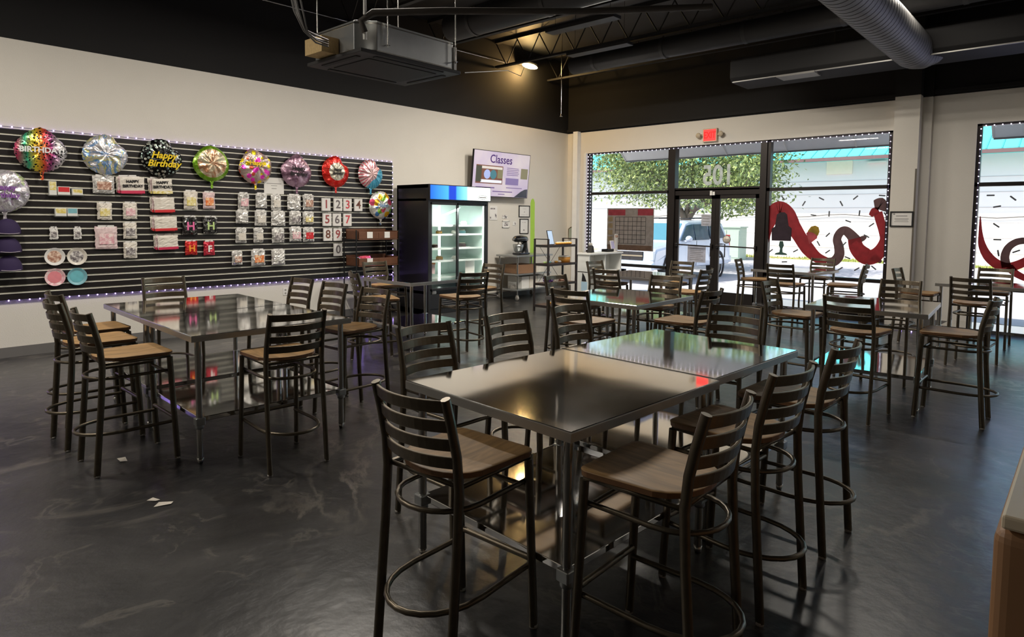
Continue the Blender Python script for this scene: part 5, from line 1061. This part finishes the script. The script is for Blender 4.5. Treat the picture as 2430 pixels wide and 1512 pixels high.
# tree
def tree(label, x, y, h, cr_, seed, crown, n):
    rnd = random.Random(seed); t_ = thing('leafy_tree', label, 'tree', (x, y, GZ)); bark = mat('grey_bark', (.42, .38, .34), .9, var=.3, scale=12)
    q = MB(); q.tube([(0, 0, 0), (.03, 0, .9), (.10, .05, 1.9)], .2, 12, rs=[.27, .21, .19]); ends = []
    br = [((.10, .05, 1.7), (.55, .1, 2.4), (1.5, -.2, 3.1), (3.0, -.6, 3.5)), ((.1, .05, 1.8), (-.4, .2, 2.6), (-1.3, .4, 3.4), (-2.7, .5, 3.9)), ((.1, .05, 1.8), (.25, .1, 2.8), (.4, .0, 3.9), (.3, -.2, 5.2)), ((.1, 0, 1.9), (-.3, -.4, 2.8), (-.9, -1.0, 3.6), (-1.6, -1.6, 4.2)), ((.1, .1, 1.9), (.7, .6, 2.8), (1.4, 1.3, 3.8), (1.9, 1.8, 4.8)), ((.4, .0, 2.2), (1.2, -.5, 2.5), (2.0, -.9, 2.6), (2.9, -1.3, 2.4))]
    for b in br:
        q.tube(b, .1, 8, rs=[.13, .09, .06, .025]); ends += [Vector(b[2]), Vector(b[3]), Vector(b[3]), Vector(b[1]).lerp(Vector(b[2]), .7)]
        for _ in range(4):
            s = Vector(b[2]).lerp(Vector(b[3]), rnd.random()); e = s+Vector((rnd.uniform(-1, 1), rnd.uniform(-1, 1), rnd.uniform(-.5, .9))); q.tube([s, (s+e)/2+Vector((0, 0, .1)), e], .02, 5, rs=[.035, .02, .01]); ends.append(e)
    q.build('trunk', bark, t_)
    f = MB()
    for i in range(n):
        c = rnd.choice(ends) if rnd.random() < .62 else Vector((rnd.gauss(-.6, crown*.42), rnd.gauss(0, 1.3), rnd.uniform(2.5, 6.2)))
        p = c+Vector((rnd.gauss(0, .55), rnd.gauss(0, .5), rnd.gauss(0, .42)))
        if p.z < 2.15+.12*abs(p.x)-.5*(p.x > 1.6) or p.x > 4.0: continue
        a = Vector((rnd.uniform(-1, 1), rnd.uniform(-1, 1), rnd.uniform(-1, 1))).normalized(); b = a.cross(Vector((rnd.random(), rnd.random(), rnd.random()+.1))).normalized(); s = rnd.uniform(.05, .095)
        f.add([p-a*s, p-b*s*.5, p+a*s, p+b*s*.5], [(0, 1, 2, 3)], rnd.choice((0, 0, 1, 2)))
    f.build('foliage', [mat('leaf_green', (.50, .58, .34), .6, var=.25), mat('leaf_yellow_green', (.68, .74, .44), .6, var=.2), mat('leaf_dark', (.34, .42, .26), .6, var=.25)], t_, fix=False)
tree('spreading green leafy tree behind the parked vehicle', -2.3, 10.2, 6, 3, 5, 3.6, 30000)
# parked sport utility vehicle, nose to the shop
cv = thing('parked_car', 'silver white utility vehicle parked nose-in outside the glass doors', 'car', (-.53, 5.9, GZ)); mCAR = mat('silver_car_paint', (.80, .84, .90), .25, .25, var=.03, coat=.6); mCG = mat('car_glass', (.20, .28, .34), .08, .2)
Wd = .97
prof = [(-2.45, .42), (-2.50, .62), (-2.46, .95), (-2.38, 1.04), (-1.35, 1.15), (-1.10, 1.19), (-.42, 1.74), (-.20, 1.80), (1.9, 1.83), (2.15, 1.76), (2.42, 1.15), (2.48, .95), (2.48, .50), (2.40, .38)]
def body_mesh(prof, z_wide=.75):
    vs = []; fs = []; xs = (-1, -.96, -.86, 0, .86, .96, 1); n = len(prof)
    for u in xs:
        for (y, z) in prof:
            k = 1-.17*max(0, (z-1.05)/.75)**1.1 if z > 1.05 else 1-.03*abs(z-.75)
            cz = z if abs(u) < .9 else z-(.05 if abs(u) < .99 else .10)*(1 if z > .9 else -.3)
            cy = y*(1 if abs(u) < .9 else (.992 if abs(u) < .99 else .975))
            vs.append((u*Wd*k, cy, cz))
    for i in range(len(xs)-1):
        for k in range(n): fs.append((i*n+k, i*n+(k+1) % n, (i+1)*n+(k+1) % n, (i+1)*n+k))
    fs.append(tuple(range(n))); fs.append(tuple(reversed(range((len(xs)-1)*n, len(xs)*n))))
    return vs, fs
vs, fs = body_mesh(prof); q = MB(); q.add(vs, fs, 0, False); q.build('car_body', mCAR, cv, .02)
def side(z): return Wd*(1-.17*max(0, (z-1.05)/.75)**1.1)
for s in (-1, 1):
    for (nm, poly) in (('side_window', [(-.95, 1.22), (-.42, 1.66), (-.05, 1.70), (-.05, 1.22)]), ('side_window', [(.02, 1.22), (.02, 1.70), (.92, 1.71), (.92, 1.22)]), ('side_window', [(1.02, 1.24), (1.02, 1.70), (1.86, 1.70), (2.12, 1.26)])):
        q = MB(); n = len(poly); a = [(s*(side(z)+.006-.04*(z > 1.5)*.0), y, z) for y, z in poly]; b = [(s*(side(z)-.03), y, z) for y, z in poly]; q.add(a+b, [tuple(range(n)), tuple(reversed(range(n, 2*n)))]+[(i, (i+1) % n, n+(i+1) % n, n+i) for i in range(n)]); q.build(nm, mCG, cv)
    for y in (-.0+.0, .97): MB().box((s*(Wd-.01), y-.006, .45), (s*(Wd+.004), y+.006, 1.2)).build('door_seam', mINK, cv)
    mb = MB().ell((s*(Wd+.14), -.78, 1.27), (.11, .07, .095), 14, 8).box((s*(Wd-.05), -.80, 1.19), (s*(Wd+.08), -.75, 1.23)); mb.build('wing_mirror', mCAR, cv)
    for y in (-1.55, 1.50):
        wh = MB().lathe([(.22, -.11), (.34, -.11), (.385, -.07), (.385, .07), (.34, .11), (.22, .11)], (s*(Wd-.13), y, .385), 32, axis='X').build('wheel', mRUB, cv)
        MB().lathe([(0, .0), (.07, .0), (.08, -.02), (.20, -.03), (.23, .0), (.23, -.06), (0, -.06)] if s > 0 else [(0, 0), (.07, 0), (.08, .02), (.20, .03), (.23, 0), (.23, .06), (0, .06)], (s*(Wd-.015), y, .385), 24, axis='X').build('hub', mGALV, wh)
        MB().lathe([(.40, -.02), (.47, -.02), (.47, .012), (.40, .012)], (s*(Wd-.0), y, .40), 32, axis='X').build('wheel_arch', mINK2, cv)
    MB().box((s*.62, -2.50, .70), (s*.94, -2.40, .94)).build('headlight', mat('headlight_glass', (.80, .86, .92), .1, .5), cv, .01); MB().box((s*.80, 2.42, .95), (s*.93, 2.475, 1.35)).build('tail_light', mREDP, cv)
q = MB(); a = [(-.80, -1.06, 1.225), (.80, -1.06, 1.225), (.70, -.46, 1.725), (-.70, -.46, 1.725)]; q.add(a+[(x, y+.03, z-.03) for x, y, z in a], [(0, 1, 2, 3), (7, 6, 5, 4), (0, 4, 5, 1), (1, 5, 6, 2), (2, 6, 7, 3), (3, 7, 4, 0)]); q.build('windscreen', mat('windscreen_glass', (.34, .56, .62), .06, .3), cv)
q = MB().box((-.60, -2.515, .68), (.60, -2.45, .93)).build('grille', mINK2, cv, .01); MB().box((-.60, -2.525, .79), (.60, -2.51, .83)).build('grille_bar', mCHR, q)
MB().box((-.95, -2.60, .42), (.95, -2.42, .62)).build('front_bumper', mCAR, cv, .03); MB().box((-.95, 2.42, .45), (.95, 2.58, .66)).build('rear_bumper', mCAR, cv, .03)
MB().tube([(-.62, .1, 1.88), (-.62, 1.7, 1.90)], .018, 8).tube([(.62, .1, 1.88), (.62, 1.7, 1.90)], .018, 8).tube([(-.62, .5, 1.87), (.62, .5, 1.87)], .012, 6).tube([(-.62, 1.3, 1.88), (.62, 1.3, 1.88)], .012, 6).build('roof_rack', mINK2, cv)
